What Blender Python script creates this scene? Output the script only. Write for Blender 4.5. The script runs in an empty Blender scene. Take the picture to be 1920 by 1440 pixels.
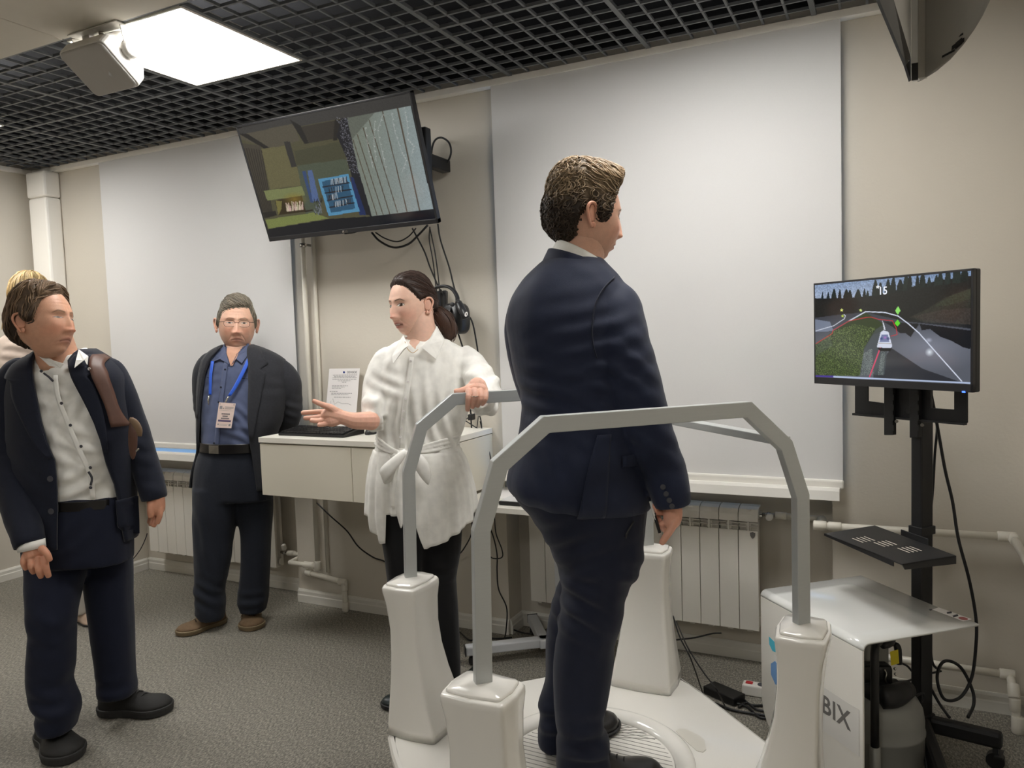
import bpy, bmesh, math, random
import numpy as np
from mathutils import Vector, Matrix
from mathutils.bvhtree import BVHTree
random.seed(7); rng = np.random.default_rng(7)
PI = math.pi
COL = bpy.context.scene.collection
# ------------------------------------------------------------------ camera
FL = 1440.0                      # focal length in pixels of a 1920 px wide frame (27 mm)
EYE = np.array([0.0, 0.0, 1.5])
def cam_axes(yaw, pitch, roll):
    cy, sy = math.cos(yaw), math.sin(yaw)
    f = np.array([sy*math.cos(pitch), cy*math.cos(pitch), math.sin(pitch)])
    r = np.array([cy, -sy, 0.0]); d = np.cross(f, r)
    c, s = math.cos(roll), math.sin(roll)
    return c*r+s*d, -s*r+c*d, f
CR, CD, CF = cam_axes(-.4585, -.0650, .03335)
cd_ = bpy.data.cameras.new('camera'); cam = bpy.data.objects.new('camera', cd_); COL.objects.link(cam)
cd_.sensor_width = 36; cd_.lens = 27.0; cd_.clip_start = .05
m3 = Matrix((CR, -CD, -CF)).transposed()
cam.matrix_world = Matrix.Translation(EYE) @ m3.to_4x4()
bpy.context.scene.camera = cam
# ------------------------------------------------------------------ world, exposure
w = bpy.data.worlds.new('world'); bpy.context.scene.world = w; w.use_nodes = True
w.node_tree.nodes['Background'].inputs[0].default_value = (.55, .62, .75, 1)
w.node_tree.nodes['Background'].inputs[1].default_value = .25
vs = bpy.context.scene.view_settings
vs.view_transform = 'Standard'; vs.look = 'None'; vs.gamma = 1; vs.use_curve_mapping = False; vs.exposure = 0.0
LAMP_STRENGTH = 21.0
PANEL_SPOTS = [(-2.566, 2.328), (-4.545, 2.255), (-.59, 2.328), (-3.2, -.9), (-.75, -.75)]  # last two are unseen panels, added to brighten the room from behind
# ------------------------------------------------------------------ maths helpers
def ray(x, y): return (x-960)*CR + (y-720)*CD + FL*CF
def K(x, y, D): return EYE + ray(x, y)*D/FL                      # a point at depth D in front of the camera
def onz(x, y, z): d = ray(x, y); return EYE + d*(z-EYE[2])/d[2]
def ony(x, y, Y): d = ray(x, y); return EYE + d*Y/d[1]
CFH = np.array([CF[0], CF[1], 0.0]); CFH /= np.linalg.norm(CFH)
CRH = np.array([CR[0], CR[1], 0.0]); CRH /= np.linalg.norm(CRH)
UP = np.array([0, 0, 1.0])
def nrm(v): v = np.asarray(v, float); return v/(np.linalg.norm(v)+1e-12)
def catmull(P, n):
    P = np.asarray(P, float)
    if len(P) < 3: return np.array([P[0]+(P[-1]-P[0])*t for t in np.linspace(0, 1, n)])
    Q = np.vstack([2*P[0]-P[1], P, 2*P[-1]-P[-2]]); out = []
    for t in np.linspace(0, len(P)-1, n):
        i = min(int(t), len(P)-2); u = t-i; a, b, c, d = Q[i], Q[i+1], Q[i+2], Q[i+3]
        out.append(.5*((2*b)+(-a+c)*u+(2*a-5*b+4*c-d)*u*u+(-a+3*b-3*c+d)*u**3))
    return np.array(out)
# ------------------------------------------------------------------ mesh builders
class MB:
    def __init__(s): s.v = []; s.f = []; s.mi = []; s.n = 0; s.cur = 0
    def add(s, v, f):
        v = np.asarray(v, float).reshape(-1, 3); k = s.n
        s.v.append(v); s.f += [tuple(int(i)+k for i in q) for q in f]; s.mi += [s.cur]*len(f); s.n += len(v); return s
    def box(s, a, b, R=None, o=None):
        a = np.minimum(a, b) if R is None else np.array(a, float); b = np.array(b, float)
        c = np.array([[x, y, z] for x in (a[0], b[0]) for y in (a[1], b[1]) for z in (a[2], b[2])], float)
        if R is not None: c = c @ np.asarray(R)          # rows of R are the box axes
        if o is not None: c = c + np.array(o)
        return s.add(c, [(0,1,3,2),(4,6,7,5),(0,4,5,1),(2,3,7,6),(0,2,6,4),(1,5,7,3)])
    def bar(s, p, q, w, h, up=(0,0,1)):                   # rectangular bar from p to q
        p, q = np.array(p, float), np.array(q, float); d = nrm(q-p); u = np.array(up, float); u = nrm(u-d*(u@d)); r = np.cross(d, u)
        v = [P+r*a*w/2+u*b*h/2 for P in (p, q) for a, b in ((-1,-1),(1,-1),(1,1),(-1,1))]
        return s.add(v, [(3,2,1,0),(4,5,6,7),(0,1,5,4),(1,2,6,5),(2,3,7,6),(3,0,4,7)])
    def tube(s, pts, r, n=8, res=None, cap=True, flat=1.0, flatdir=None):
        pts = np.asarray(pts, float); r = np.broadcast_to(np.asarray(r, float), (len(pts),)).copy()
        if res:
            A = catmull(np.column_stack([pts, r]), res); pts, r = A[:, :3], np.maximum(A[:, 3], 1e-4)
        T = np.gradient(pts, axis=0); T /= (np.linalg.norm(T, axis=1)[:, None]+1e-12)
        a = np.array(flatdir, float) if flatdir is not None else (np.array([0,0,1.]) if abs(T[0][2]) < .9 else np.array([1.,0,0]))
        V = []
        for i in range(len(pts)):
            a = nrm(a - T[i]*(a@T[i])); b = np.cross(T[i], a)
            for k in range(n):
                t = 2*PI*k/n; V.append(pts[i]+r[i]*(math.cos(t)*a*flat+math.sin(t)*b))
        Fc = [(i*n+k, i*n+(k+1) % n, (i+1)*n+(k+1) % n, (i+1)*n+k) for i in range(len(pts)-1) for k in range(n)]
        if cap: Fc += [tuple(range(n-1, -1, -1)), tuple((len(pts)-1)*n+k for k in range(n))]
        return s.add(V, Fc)
    def cyl(s, p, q, r, n=20, r2=None): return s.tube([p, q], [r, r if r2 is None else r2], n)
    def rings(s, R, cap=True, closed=True):               # list of rings of equal length
        n = len(R[0]); m = len(R); V = np.vstack([np.asarray(x) for x in R])
        kk = n if closed else n-1
        Fc = [(i*n+k, i*n+(k+1) % n, (i+1)*n+(k+1) % n, (i+1)*n+k) for i in range(m-1) for k in range(kk)]
        if cap: Fc += [tuple(range(n-1, -1, -1)), tuple((m-1)*n+k for k in range(n))]
        return s.add(V, Fc)
    def lathe(s, prof, o=(0,0,0), n=28, ax=(1,0,0), ay=(0,1,0), az=(0,0,1), cap=True):   # prof: (radius, height)
        ax, ay, az, o = map(lambda q: np.array(q, float), (ax, ay, az, o))
        R = [[o+ax*r*math.cos(2*PI*k/n)+ay*r*math.sin(2*PI*k/n)+az*h for k in range(n)] for r, h in prof]
        return s.rings(R, cap)
    def ell(s, c, a, b, d, n=16, m=10):                   # ellipsoid with axis vectors a, b, d
        c, a, b, d = map(lambda q: np.array(q, float), (c, a, b, d))
        R = [[c+d*math.cos(PI*i/m)+math.sin(PI*i/m)*(a*math.cos(2*PI*k/n)+b*math.sin(2*PI*k/n)) for k in range(n)] for i in range(1, m)]
        s.rings(R); return s
    def prism(s, poly, d):                                # polygon (3d points) extruded by the vector d
        P = np.array(poly, float); n = len(P); Q = P+np.array(d, float)
        return s.add(np.vstack([P, Q]), [tuple(range(n-1, -1, -1)), tuple(range(n, 2*n))]+[(k, (k+1) % n, n+(k+1) % n, n+k) for k in range(n)])
    def grid(s, G):                                       # array (a,b,3)
        G = np.asarray(G); a, b = G.shape[:2]
        return s.add(G.reshape(-1, 3), [(i*b+j, i*b+j+1, (i+1)*b+j+1, (i+1)*b+j) for i in range(a-1) for j in range(b-1)])
    def V(s): return np.vstack(s.v)
    def mesh(s, name, smooth=False):
        me = bpy.data.meshes.new(name); me.from_pydata(s.V().tolist(), [], s.f); me.update()
        me.polygons.foreach_set('use_smooth', [smooth]*len(me.polygons))
        if any(s.mi): me.polygons.foreach_set('material_index', s.mi)
        bm = bmesh.new(); bm.from_mesh(me); bmesh.ops.recalc_face_normals(bm, faces=bm.faces); bm.to_mesh(me); bm.free()
        return me
def fix(me):
    bm = bmesh.new(); bm.from_mesh(me); bmesh.ops.recalc_face_normals(bm, faces=bm.faces); bm.to_mesh(me); bm.free()
WL = {}
def put(name, me, mats, parent=None, bevel=0, smooth=None, solid=0, seg=2, label=None, sub=0, angle=None):
    if isinstance(me, MB): me = me.mesh(name, bool(smooth))
    elif smooth is not None: me.polygons.foreach_set('use_smooth', [bool(smooth)]*len(me.polygons))
    o = bpy.data.objects.new(name, me); COL.objects.link(o)
    for m in (mats if isinstance(mats, (list, tuple)) else [mats]):
        if m is not None: me.materials.append(m)
    if parent is not None:
        o.parent = parent; o.location = Vector(WL.get(parent.name, (0,0,0)))*-1
    WL[o.name] = Vector((0,0,0))
    if solid: q = o.modifiers.new('solid', 'SOLIDIFY'); q.thickness = solid; q.offset = 0
    if bevel: q = o.modifiers.new('bevel', 'BEVEL'); q.width = bevel; q.segments = seg; q.limit_method = 'ANGLE'; q.angle_limit = .6
    if sub: q = o.modifiers.new('sub', 'SUBSURF'); q.levels = sub; q.render_levels = sub
    if label: o['label'] = label
    return o
def sub(name, me, mats, parent, **k):                     # a sub-part: its parent's mesh already lies in place
    o = put(name, me, mats, None, **k); o.parent = parent; return o
def empty(name, loc, label, cat, group=None, rz=0):
    o = bpy.data.objects.new(name, None); COL.objects.link(o); o.location = Vector([float(x) for x in loc]); o.empty_display_size = .05
    o.rotation_euler = (0, 0, rz)
    WL[o.name] = o.location.copy(); tag(o, label, cat, group); return o
def tag(o, label, cat, group=None):
    o['label'] = label; o['category'] = cat
    if group: o['group'] = group
    return o
def struct(name, me, mats, **k):
    o = put(name, me, mats, **k); o['kind'] = 'structure'; return o
# ------------------------------------------------------------------ materials
def mat(name, col, rough=.5, metal=0, var=0, vscale=20, bump=0, bscale=60, spec=.5, emit=None, estr=1, vcol=False, sss=0, coat=0, alpha=1, aniso=None, sheen=0, detail=3, trans=0):
    m = bpy.data.materials.new(name); m.use_nodes = True; nt = m.node_tree; N = nt.nodes; L = nt.links
    b = N['Principled BSDF']; b.inputs['Roughness'].default_value = rough; b.inputs['Metallic'].default_value = metal
    b.inputs['Specular IOR Level'].default_value = spec; b.inputs['Base Color'].default_value = (*col, 1)
    b.inputs['Coat Weight'].default_value = coat; b.inputs['Coat Roughness'].default_value = .08
    b.inputs['Alpha'].default_value = alpha; b.inputs['Sheen Weight'].default_value = sheen
    b.inputs['Transmission Weight'].default_value = trans
    if sss: b.inputs['Subsurface Weight'].default_value = sss; b.inputs['Subsurface Radius'].default_value = (.012, .005, .003); b.inputs['Subsurface Scale'].default_value = 1
    tc = N.new('ShaderNodeTexCoord'); mp = N.new('ShaderNodeMapping'); L.new(tc.outputs['Object'], mp.inputs[0])
    if aniso: mp.inputs['Scale'].default_value = aniso
    src = None
    if vcol:
        a = N.new('ShaderNodeAttribute'); a.attribute_name = 'Col'; src = a.outputs['Color']
    nz = N.new('ShaderNodeTexNoise'); nz.inputs['Scale'].default_value = vscale; nz.inputs['Detail'].default_value = detail; L.new(mp.outputs[0], nz.inputs[0])
    if var:
        mr = N.new('ShaderNodeMapRange'); mr.inputs[1].default_value = .3; mr.inputs[2].default_value = .7; mr.inputs[3].default_value = 1-var; mr.inputs[4].default_value = 1+var; L.new(nz.outputs[0], mr.inputs[0])
        mx = N.new('ShaderNodeVectorMath'); mx.operation = 'SCALE'; L.new(mr.outputs[0], mx.inputs['Scale'])
        if src: L.new(src, mx.inputs[0])
        else: mx.inputs[0].default_value = col
        src = mx.outputs[0]
    if src: L.new(src, b.inputs['Base Color'])
    if emit is not None:
        b.inputs['Emission Strength'].default_value = estr
        if emit == 'vcol': L.new(src, b.inputs['Emission Color']); b.inputs['Base Color'].default_value = (0.004, .004, .004, 1); [L.remove(l) for l in list(b.inputs['Base Color'].links)]
        else: b.inputs['Emission Color'].default_value = (*emit, 1)
    if bump:
        n2 = N.new('ShaderNodeTexNoise'); n2.inputs['Scale'].default_value = bscale; n2.inputs['Detail'].default_value = 4; L.new(mp.outputs[0], n2.inputs[0])
        bp = N.new('ShaderNodeBump'); bp.inputs['Strength'].default_value = 1; bp.inputs['Distance'].default_value = bump; L.new(n2.outputs[0], bp.inputs['Height']); L.new(bp.outputs[0], b.inputs['Normal'])
    return m
def s2l(r, g, b):
    f = lambda c: (c/255/12.92) if c <= 10 else ((c/255+.055)/1.055)**2.4
    return (f(r), f(g), f(b))
M = {}
M['wall'] = mat('wall_paint', s2l(208,201,188), .75, var=.015, vscale=3, bump=.0006, bscale=90)
M['wall_side'] = mat('side_wall_paint', s2l(206,199,186), .75, var=.015, vscale=3, bump=.0006, bscale=90)
M['niche'] = mat('niche_paint', s2l(196,190,176), .75, bump=.0004, bscale=90)
M['white'] = mat('white_plastic', s2l(232,229,222), .35, bump=0)
M['trim'] = mat('white_trim', s2l(252,248,240), .45)
M['base'] = mat('baseboard_paint', s2l(222,219,210), .4)
M['blind'] = mat('blind_fabric', s2l(219,218,217), .85, var=.01, vscale=400, bump=.0002, bscale=900)
M['ceil'] = mat('ceiling_paint', s2l(214,208,196), .8, var=.01)
M['grid'] = mat('ceiling_grid_paint', s2l(104,107,110), .5)
M['void'] = mat('dark_void', s2l(14,15,19), .95)
M['lamp'] = mat('lamp_diffuser', (1,1,1), .5, emit=(1, .985, .955), estr=LAMP_STRENGTH)
M['glow'] = mat('daylit_window', s2l(150,185,230), .5, emit=s2l(150,195,240), estr=.9)
M['gloss'] = mat('gloss_white', s2l(240,237,230), .16, coat=.5)
M['alu'] = mat('brushed_aluminium', s2l(192,195,194), .36, .3, var=.02, vscale=8, aniso=(1,1,60))
M['black'] = mat('black_plastic', s2l(22,22,23), .4)
M['blackm'] = mat('black_powdercoat', s2l(24,24,26), .5, bump=.0003, bscale=500)
M['cable'] = mat('black_cable', s2l(20,20,22), .45)
M['bezel'] = mat('dark_bezel', s2l(38,38,40), .35)
M['screen'] = mat('lit_screen', (0,0,0), .12, vcol=True, emit='vcol', estr=.85, coat=.3)
M['pipe'] = mat('white_pipe', s2l(226,221,208), .35)
M['rad'] = mat('radiator_enamel', s2l(232,228,219), .32)
M['raddark'] = mat('radiator_gap', s2l(120,118,112), .6)
M['chrome'] = mat('chrome', s2l(190,186,180), .2, .95)
M['cab'] = mat('cabinet_laminate', s2l(226,220,204), .4)
M['cabtop'] = mat('cabinet_top_laminate', s2l(238,234,224), .35)
M['greyleg'] = mat('grey_powdercoat', s2l(205,207,210), .4)
M['tank'] = mat('tank_grey', s2l(138,138,134), .38, .2, var=.05, vscale=6)
M['acry'] = mat('milky_acrylic', s2l(235,236,233), .07, coat=.6, alpha=.9)
M['yellow'] = mat('yellow_tag', s2l(225,205,30), .5)
M['red'] = mat('red_switch', s2l(190,40,45), .4)
M['green'] = mat('green_sticker', s2l(60,125,50), .5)
M['paper'] = mat('white_paper', s2l(236,232,230), .7)
M['ink'] = mat('grey_ink', s2l(150,146,146), .7)
M['inkd'] = mat('dark_ink', s2l(70,70,76), .7)
M['blue'] = mat('blue_ink', s2l(35,60,140), .5)
M['spk'] = mat('speaker_white', s2l(222,219,213), .45)
M['grille'] = mat('speaker_grille', s2l(185,182,178), .6, bump=.0006, bscale=900)
M['glass'] = mat('clear_glass', (1,1,1), .02, alpha=.05)
M['dispgloss'] = mat('glossy_grey_back', s2l(168,165,158), .12, .0, coat=.6)
M['dispgrey'] = mat('light_grey_casing', s2l(214,214,214), .4)
M['letter'] = mat('grey_lettering', s2l(112,110,108), .5)
M['teal'] = mat('teal_print', s2l(80,190,215), .5)
M['lblue'] = mat('light_blue_print', s2l(120,165,220), .5)
# floor: speckled grey-brown vinyl
def floor_mat():
    m = bpy.data.materials.new('speckled_floor'); m.use_nodes = True; nt = m.node_tree; N = nt.nodes; L = nt.links; b = N['Principled BSDF']
    tc = N.new('ShaderNodeTexCoord'); mp = N.new('ShaderNodeMapping'); mp.inputs['Rotation'].default_value = (0,0,.6); mp.inputs['Scale'].default_value = (1,.45,1); L.new(tc.outputs['Object'], mp.inputs[0])
    n1 = N.new('ShaderNodeTexNoise'); n1.inputs['Scale'].default_value = 165; n1.inputs['Detail'].default_value = 3; n1.inputs['Roughness'].default_value = .75; L.new(mp.outputs[0], n1.inputs[0])
    r = N.new('ShaderNodeValToRGB'); e = r.color_ramp.elements
    e[0].position = .33; e[0].color = (*s2l(80,77,70), 1); e[1].position = .68; e[1].color = (*s2l(174,167,153), 1)
    x = e.new(.5); x.color = (*s2l(124,120,111), 1)
    L.new(n1.outputs[0], r.inputs[0])
    n2 = N.new('ShaderNodeTexNoise'); n2.inputs['Scale'].default_value = 2.2; L.new(tc.outputs['Object'], n2.inputs[0])
    mr = N.new('ShaderNodeMapRange'); mr.inputs[3].default_value = .92; mr.inputs[4].default_value = 1.08; L.new(n2.outputs[0], mr.inputs[0])
    mx = N.new('ShaderNodeVectorMath'); mx.operation = 'SCALE'; L.new(r.outputs[0], mx.inputs[0]); L.new(mr.outputs[0], mx.inputs['Scale']); L.new(mx.outputs[0], b.inputs['Base Color'])
    b.inputs['Roughness'].default_value = .6
    bp = N.new('ShaderNodeBump'); bp.inputs['Distance'].default_value = .0008; L.new(n1.outputs[0], bp.inputs['Height']); L.new(bp.outputs[0], b.inputs['Normal'])
    return m
M['floor'] = floor_mat()
# ================================================================== THE ROOM
XL, XR, YF, YB, ZC, ZTOP = -5.2, .465, -6.5, 3.35, 2.70, 3.05
YN = 3.49                                               # back of the radiator niches
struct('floor', MB().box((XL-.1, YF-.1, -.1), (XR+.1, YN+.1, 0)), M['floor'])
N1, N2 = (-4.51, -3.07), (-1.71, -.212)                  # niches under the two windows
ZS, ZH = .80, 2.60
mb = MB()
for x0, x1 in ((XL-.1, N1[0]), (N1[1], N2[0]), (N2[1], XR+.1)): mb.box((x0, YB, 0), (x1, YN, ZTOP))
for x0, x1 in (N1, N2): mb.box((x0, YB, ZH), (x1, YN, ZTOP))
mb.box((XL-.1, YN, 0), (XR+.1, YN+.1, ZS))
for x0, x1 in ((XL-.1, N1[0]), (N1[1], N2[0]), (N2[1], XR+.1)): mb.box((x0, YN, ZS), (x1, YN+.1, ZTOP))
for x0, x1 in (N1, N2): mb.box((x0, YN, ZH), (x1, YN+.1, ZTOP))
struct('wall_back', mb, M['wall'])
struct('wall_left', MB().box((XL-.1, YF, 0), (XL, YB, ZTOP)), M['wall_side'])
struct('wall_right', MB().box((XR, YF, 0), (XR+.1, YB, ZTOP)), M['wall_side'])
struct('wall_front', MB().box((XL-.1, YF-.1, 0), (XR+.1, YF, ZTOP)), mat('front_wall_darkened', s2l(105,98,88), .8))  # unseen wall, set far back and darkened to cut bounced light
for i, (x0, x1) in enumerate((N1, N2)):
    wn = struct('window_%d' % (i+1), MB().box((x0, YN-.02, ZS+.02), (x1, YN+.0, ZS+.07)).box((x0, YN-.02, ZH-.06), (x1, YN, ZH)).box((x0, YN-.02, ZS+.02), (x0+.05, YN, ZH)).box((x1-.05, YN-.02, ZS+.02), (x1, YN, ZH)).box(((x0+x1)/2-.04, YN-.02, ZS), ((x0+x1)/2+.04, YN, ZH)), M['white'])
    put('pane', MB().box((x0, YN+.004, ZS), (x1, YN+.012, ZH)), M['glow'], wn)
# sills: top board and front lip
def sill(name, x0, x1):
    s = struct(name, MB().box((x0+.001, 3.27, ZS+.015), (x1, YN-.021, ZS+.038)), M['white'], bevel=.004)
    prof = [(3.27, .848), (3.262, .846), (3.256, .835), (3.25, .80), (3.25, .798), (3.262, .798), (3.262, .81), (3.272, .842)]
    put('sill_lip', MB().prism([(x0, y, z) for y, z in prof], (x1-x0, 0, 0)), M['white'], s)
sill('trim_1', -4.5, -2.99); sill('trim_2', -1.70, -.18)
# cornice strip under the grid
struct('trim_3', MB().box((XL, 3.30, 2.672), (XR, YB-.001, 2.70)), M['trim'])
struct('trim_4', MB().box((XL, 2.06, 2.672), (XL+.03, 3.30, 2.70)), M['trim'])
# baseboards
def bprof(z=.075, t=.016): return [(0,0),(t,0),(t,z*.55),(t*.8,z*.62),(t*.8,z*.85),(t*.4,z),(0,z)]
def board(name, p, q, n):                                # along p->q, n = outward normal
    p, q, n = map(lambda a: np.array(a, float), (p, q, n))
    struct(name, MB().prism([p+n*a+UP*b for a, b in bprof()], q-p), M['base'])
board('baseboard_left', (XL, YF, 0), (XL, YB, 0), (1,0,0))
segs = [(XL, N1[0], YB), (N1[0], N1[1], YN), (N1[1], N2[0], YB), (N2[0], N2[1], YN), (N2[1], XR, YB)]
for i, (a, b, y) in enumerate(segs): board('baseboard_back' if i == 0 else 'baseboard_back.%03d' % i, (a+.001, y, 0), (b-.001, y, 0), (0,-1,0))
for i, (x, nx) in enumerate(((N1[0], 1), (N1[1], -1), (N2[0], 1), (N2[1], -1))): board('baseboard_niche' if i == 0 else 'baseboard_niche.%03d' % i, (x, YB+.0, 0), (x, YN-.017, 0), (nx,0,0))
board('baseboard_right', (XR, YF, 0), (XR, YB-.018, 0), (-1,0,0))
# ceiling: plain boards in the front, open black grid along the window wall
ce = struct('ceiling', MB().box((XL, YF, ZTOP), (XR, YN, ZTOP+.1)), M['void'])
put('void_wall', MB().box((XL+.001, YB-.012, ZC+.045), (XR-.001, YB-.002, ZTOP)).box((XL+.002, 2.02, ZC+.05), (XL+.012, YB-.015, ZTOP)).box((XR-.012, 2.02, ZC+.05), (XR-.002, YB-.015, ZTOP)), M['void'], ce)
xs = [XL, -4.4, -3.655, -2.883, -2.2, -1.45, -.7, XR]
for a, b in zip(xs[:-1], xs[1:]):
    for c, d in ((YF, -3.4), (-3.4, -.3), (-.3, .9), (.9, 2.006)):
        put('ceiling_board', MB().box((a+.002, c+.002, ZC), (b-.002, d-.002, ZC+.02)), M['ceil'], ce, bevel=.002, seg=1)
put('board_backing', MB().box((XL, YF, ZC+.022), (XR, 2.0, ZC+.04)), M['void'], ce)
put('board_edge', MB().box((XL, 2.007, ZC+.001), (XR, 2.012, ZC+.05)), M['grid'], ce)
PIT = .09435
barw_x = MB().box((XL+.03, -.008, ZC-.001), (XR, .008, ZC+.012)).mesh('grid_bar'); barw_x.materials.append(M['grid'])
barx = MB().box((XL+.03, -.0045, ZC), (XR, .0045, ZC+.011)).mesh('grid_bar'); barx.materials.append(M['grid'])
def bar_obj(me, loc, sc=(1,1,1)):
    o = bpy.data.objects.new('grid_bar', me); COL.objects.link(o); o.parent = ce; o.location = loc; o.scale = sc
def clear_of_lamps(x, y=None): return all(not (abs(x-px) < .30) for px, py in PANEL_SPOTS[:3])
n = 0
y = 3.232-13*PIT
ys = []
while y < 3.29: ys.append(y); y += PIT
lampx = sorted(p[0] for p in PANEL_SPOTS[:3])
for y in ys:
    if False:
        cuts = [XL+.03]
        for lx in lampx: cuts += [lx-.315, lx+.315]
        cuts.append(XR)
        for a, b in zip(cuts[0::2], cuts[1::2]):
            bar_obj(barx, (( (a+b)/2-(XL+.03+XR)/2*((b-a)/(XR-XL-.03)) ), y, 0), ((b-a)/(XR-XL-.03), 1, 1))
    else: bar_obj(barw_x if abs(y-(3.232-6*PIT)) < .01 else barx, (0, y, 0))
bary = MB().box((-.0045, 2.012, ZC+.001), (.0045, 3.30, ZC+.012)).mesh('grid_bar'); bary.materials.append(M['grid'])
barw = MB().box((-.010, 2.012, ZC-.002), (.010, 3.30, ZC+.012)).mesh('grid_bar'); barw.materials.append(M['grid'])
x = -2.246+PIT*round((XL+2.246)/PIT)+PIT; k = 0
while x < XR:
    onl = [lx for lx in lampx if abs(x-lx) < .30]
    idx = round((x+2.246)/PIT)
    me = barw if idx % 7 == 0 else bary
    bar_obj(me, (x, 0, 0))
    x += PIT
# the lamps
fr = MB().box((-.305, -.305, -.0), (.305, -.297, .03)).box((-.305, .297, 0), (.305, .305, .03)).box((-.305, -.297, 0), (-.297, .297, .03)).box((.297, -.297, 0), (.305, .297, .03)).mesh('lamp_frame'); fr.materials.append(M['trim'])
df = MB().box((-.297, -.297, .001), (.297, .297, .012)).mesh('diffuser'); df.materials.append(M['lamp'])
lab = ['square white light panel set in the black ceiling grid above the left television', 'square light panel in the grid near the left wall, barely in view', 'square light panel in the ceiling grid above the standing platform', 'added unseen light panel on the plain ceiling boards behind the camera, farther left', 'added unseen light panel on the plain ceiling boards behind the camera, nearer the right wall']
for i, (px, py) in enumerate(PANEL_SPOTS):
    e = empty('ceiling_light', (px, py, ZC-.004 if i > 2 else ZC-.006), lab[i], 'light')
    sc = 1.03 if i < 3 else 1
    for me in (fr, df):
        o = bpy.data.objects.new(me.name, me); COL.objects.link(o); o.parent = e; o.scale = (sc, sc, 1)
        if i > 2: o.location.z = -.012
# ================================================================== BLINDS
def blind(x0, x1, zb, label):
    e = empty('roller_blind', ((x0+x1)/2, 3.31, zb), label, 'blind')
    put('blind_fabric', MB().box((x0, 3.309, zb+.03), (x1, 3.3115, 2.671)), M['blind'], e)
    put('bottom_bar', MB().box((x0-.002, 3.296, zb), (x1+.004, 3.318, zb+.036)), M['white'], e, bevel=.007)
blind(-4.505, -2.967, .862, 'pale grey roller blind behind the man with the blue lanyard')
blind(-1.694, -.170, .836, 'large pale grey roller blind behind the young man in the navy suit')
# ================================================================== RADIATORS
def section_mb():
    w = .0405; m = MB(); yb = .0; yf = -.088      # local: x centre, y 0 back, front -
    m.box((-w, yf, .03), (w, yf+.012, .47))        # front plate
    m.box((-.012, yf+.012, .02), (.012, yb, .56))  # central web
    # curved top plate: profile
    prof = [(yf+.002, .508), (yf+.004, .54), (yf+.016, .560), (yf+.04, .568), (yb, .568), (yb, .560), (yf+.04, .560), (yf+.02, .552), (yf+.010, .536), (yf+.008, .508)]
    m.prism([(-w, y, z) for y, z in prof], (2*w, 0, 0))
    for z in (.485, .500): 
        pr = [(yf+.012, z-.002), (yf+.001, z), (yf+.001, z+.003), (yf+.012, z+.003), (-.03, z+.006), (-.03, z+.002)]
        m.prism([(-w, y, zz) for y, zz in pr], (2*w, 0, 0))
    m.box((-.0035, yf+.001, .468), (.0035, yf+.026, .51)); m.box((-w+.001, yf+.024, .465), (w-.001, yf+.029, .552))
    m.tube([(-w, -.045, .535), (w, -.045, .535)], .02, 10); m.tube([(-w, -.045, .06), (w, -.045, .06)], .02, 10)
    m.box((-w+.004, -.04, .03), (w-.004, -.02, .50))
    return m
sec_me = section_mb().mesh('radiator_section'); sec_me.materials.append(M['rad'])
def radiator(x0, n, label, y, z0):
    pit = .0838
    e = empty('radiator', (x0+n*pit/2, y, z0), label, 'radiator')
    for i in range(n):
        o = bpy.data.objects.new('radiator_section', sec_me); COL.objects.link(o); o.parent = e; o.location = ((i+.5-n/2)*pit, 0, 0)
        q = o.modifiers.new('b', 'BEVEL'); q.width = .003; q.segments = 2
    for s in (-1, 1):
        put('end_cap', MB().cyl((s*(n*pit/2-.002), -.045, .535), (s*(n*pit/2+.012), -.045, .535), .017), M['chrome'], None).parent = e
    return e
ra = radiator(-4.36, 13, 'white sectional radiator under the left window, behind the lanyard man', 3.475, .13)
rb = radiator(-.508-13*.0838+.0, 13, 'white sectional radiator under the right window, with small shield emblem', 3.455, .15)
# shield emblem on the last section
sx = 13*.0838/2-.0838*.28
sh = MB().prism([(sx+a*.011, -.0885, .452+b*.013) for a, b in ((-1, .8), (-.5, .85), (0, 1.05), (.5, .85), (1, .8), (.95, -.1), (.5, -.8), (0, -1.15), (-.5, -.8), (-.95, -.1))], (0, -.003, 0))
o = put('shield_emblem', sh, M['letter'], None, label='small grey shield emblem'); o.parent = rb
# thermostatic valves and pipe work (white plastic pipes)
def pipe(name, pts, r, label, n=12, fit=(), clamp=(), cat='pipe', extra=None):
    e = empty(name, pts[0], label, cat)
    m = MB()
    for a, b in zip(pts[:-1], pts[1:]): m.tube([a, b], r, n)
    put('pipe_run', m, M['pipe'], e, smooth=True)
    for q in fit:
        c, d, L, rr = q; c = np.array(c, float); d = nrm(d)
        put('fitting', MB().tube([c-d*L/2, c-d*L/2+d*.003, c+d*L/2-d*.003, c+d*L/2], [rr*.9, rr, rr, rr*.9], 14), M['pipe'], e, smooth=True)
    for c in clamp:
        c, d = np.array(c[0], float), nrm(c[1]); 
        rr = r+.004; s1 = MB().tube([c-d*.01, c+d*.01], rr, 16)
        p = put('clamp', s1, M['chrome'], e, smooth=True)
        sub('clamp_bolt', MB().box(c+np.array([-.005, -.005, rr-.001]), c+np.array([.005, .005, rr+.014])).box(c+np.array([-.005, -.005, -rr-.012]), c+np.array([.005, .005, -rr+.001])) if abs(d[2]) < .5 else MB().box(c+np.array([rr-.001, -.005, -.006]), c+np.array([rr+.014, .03, .006])), M['chrome'], p)
    return e
R_ = .0135
zt = .695; yp = 3.29
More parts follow.
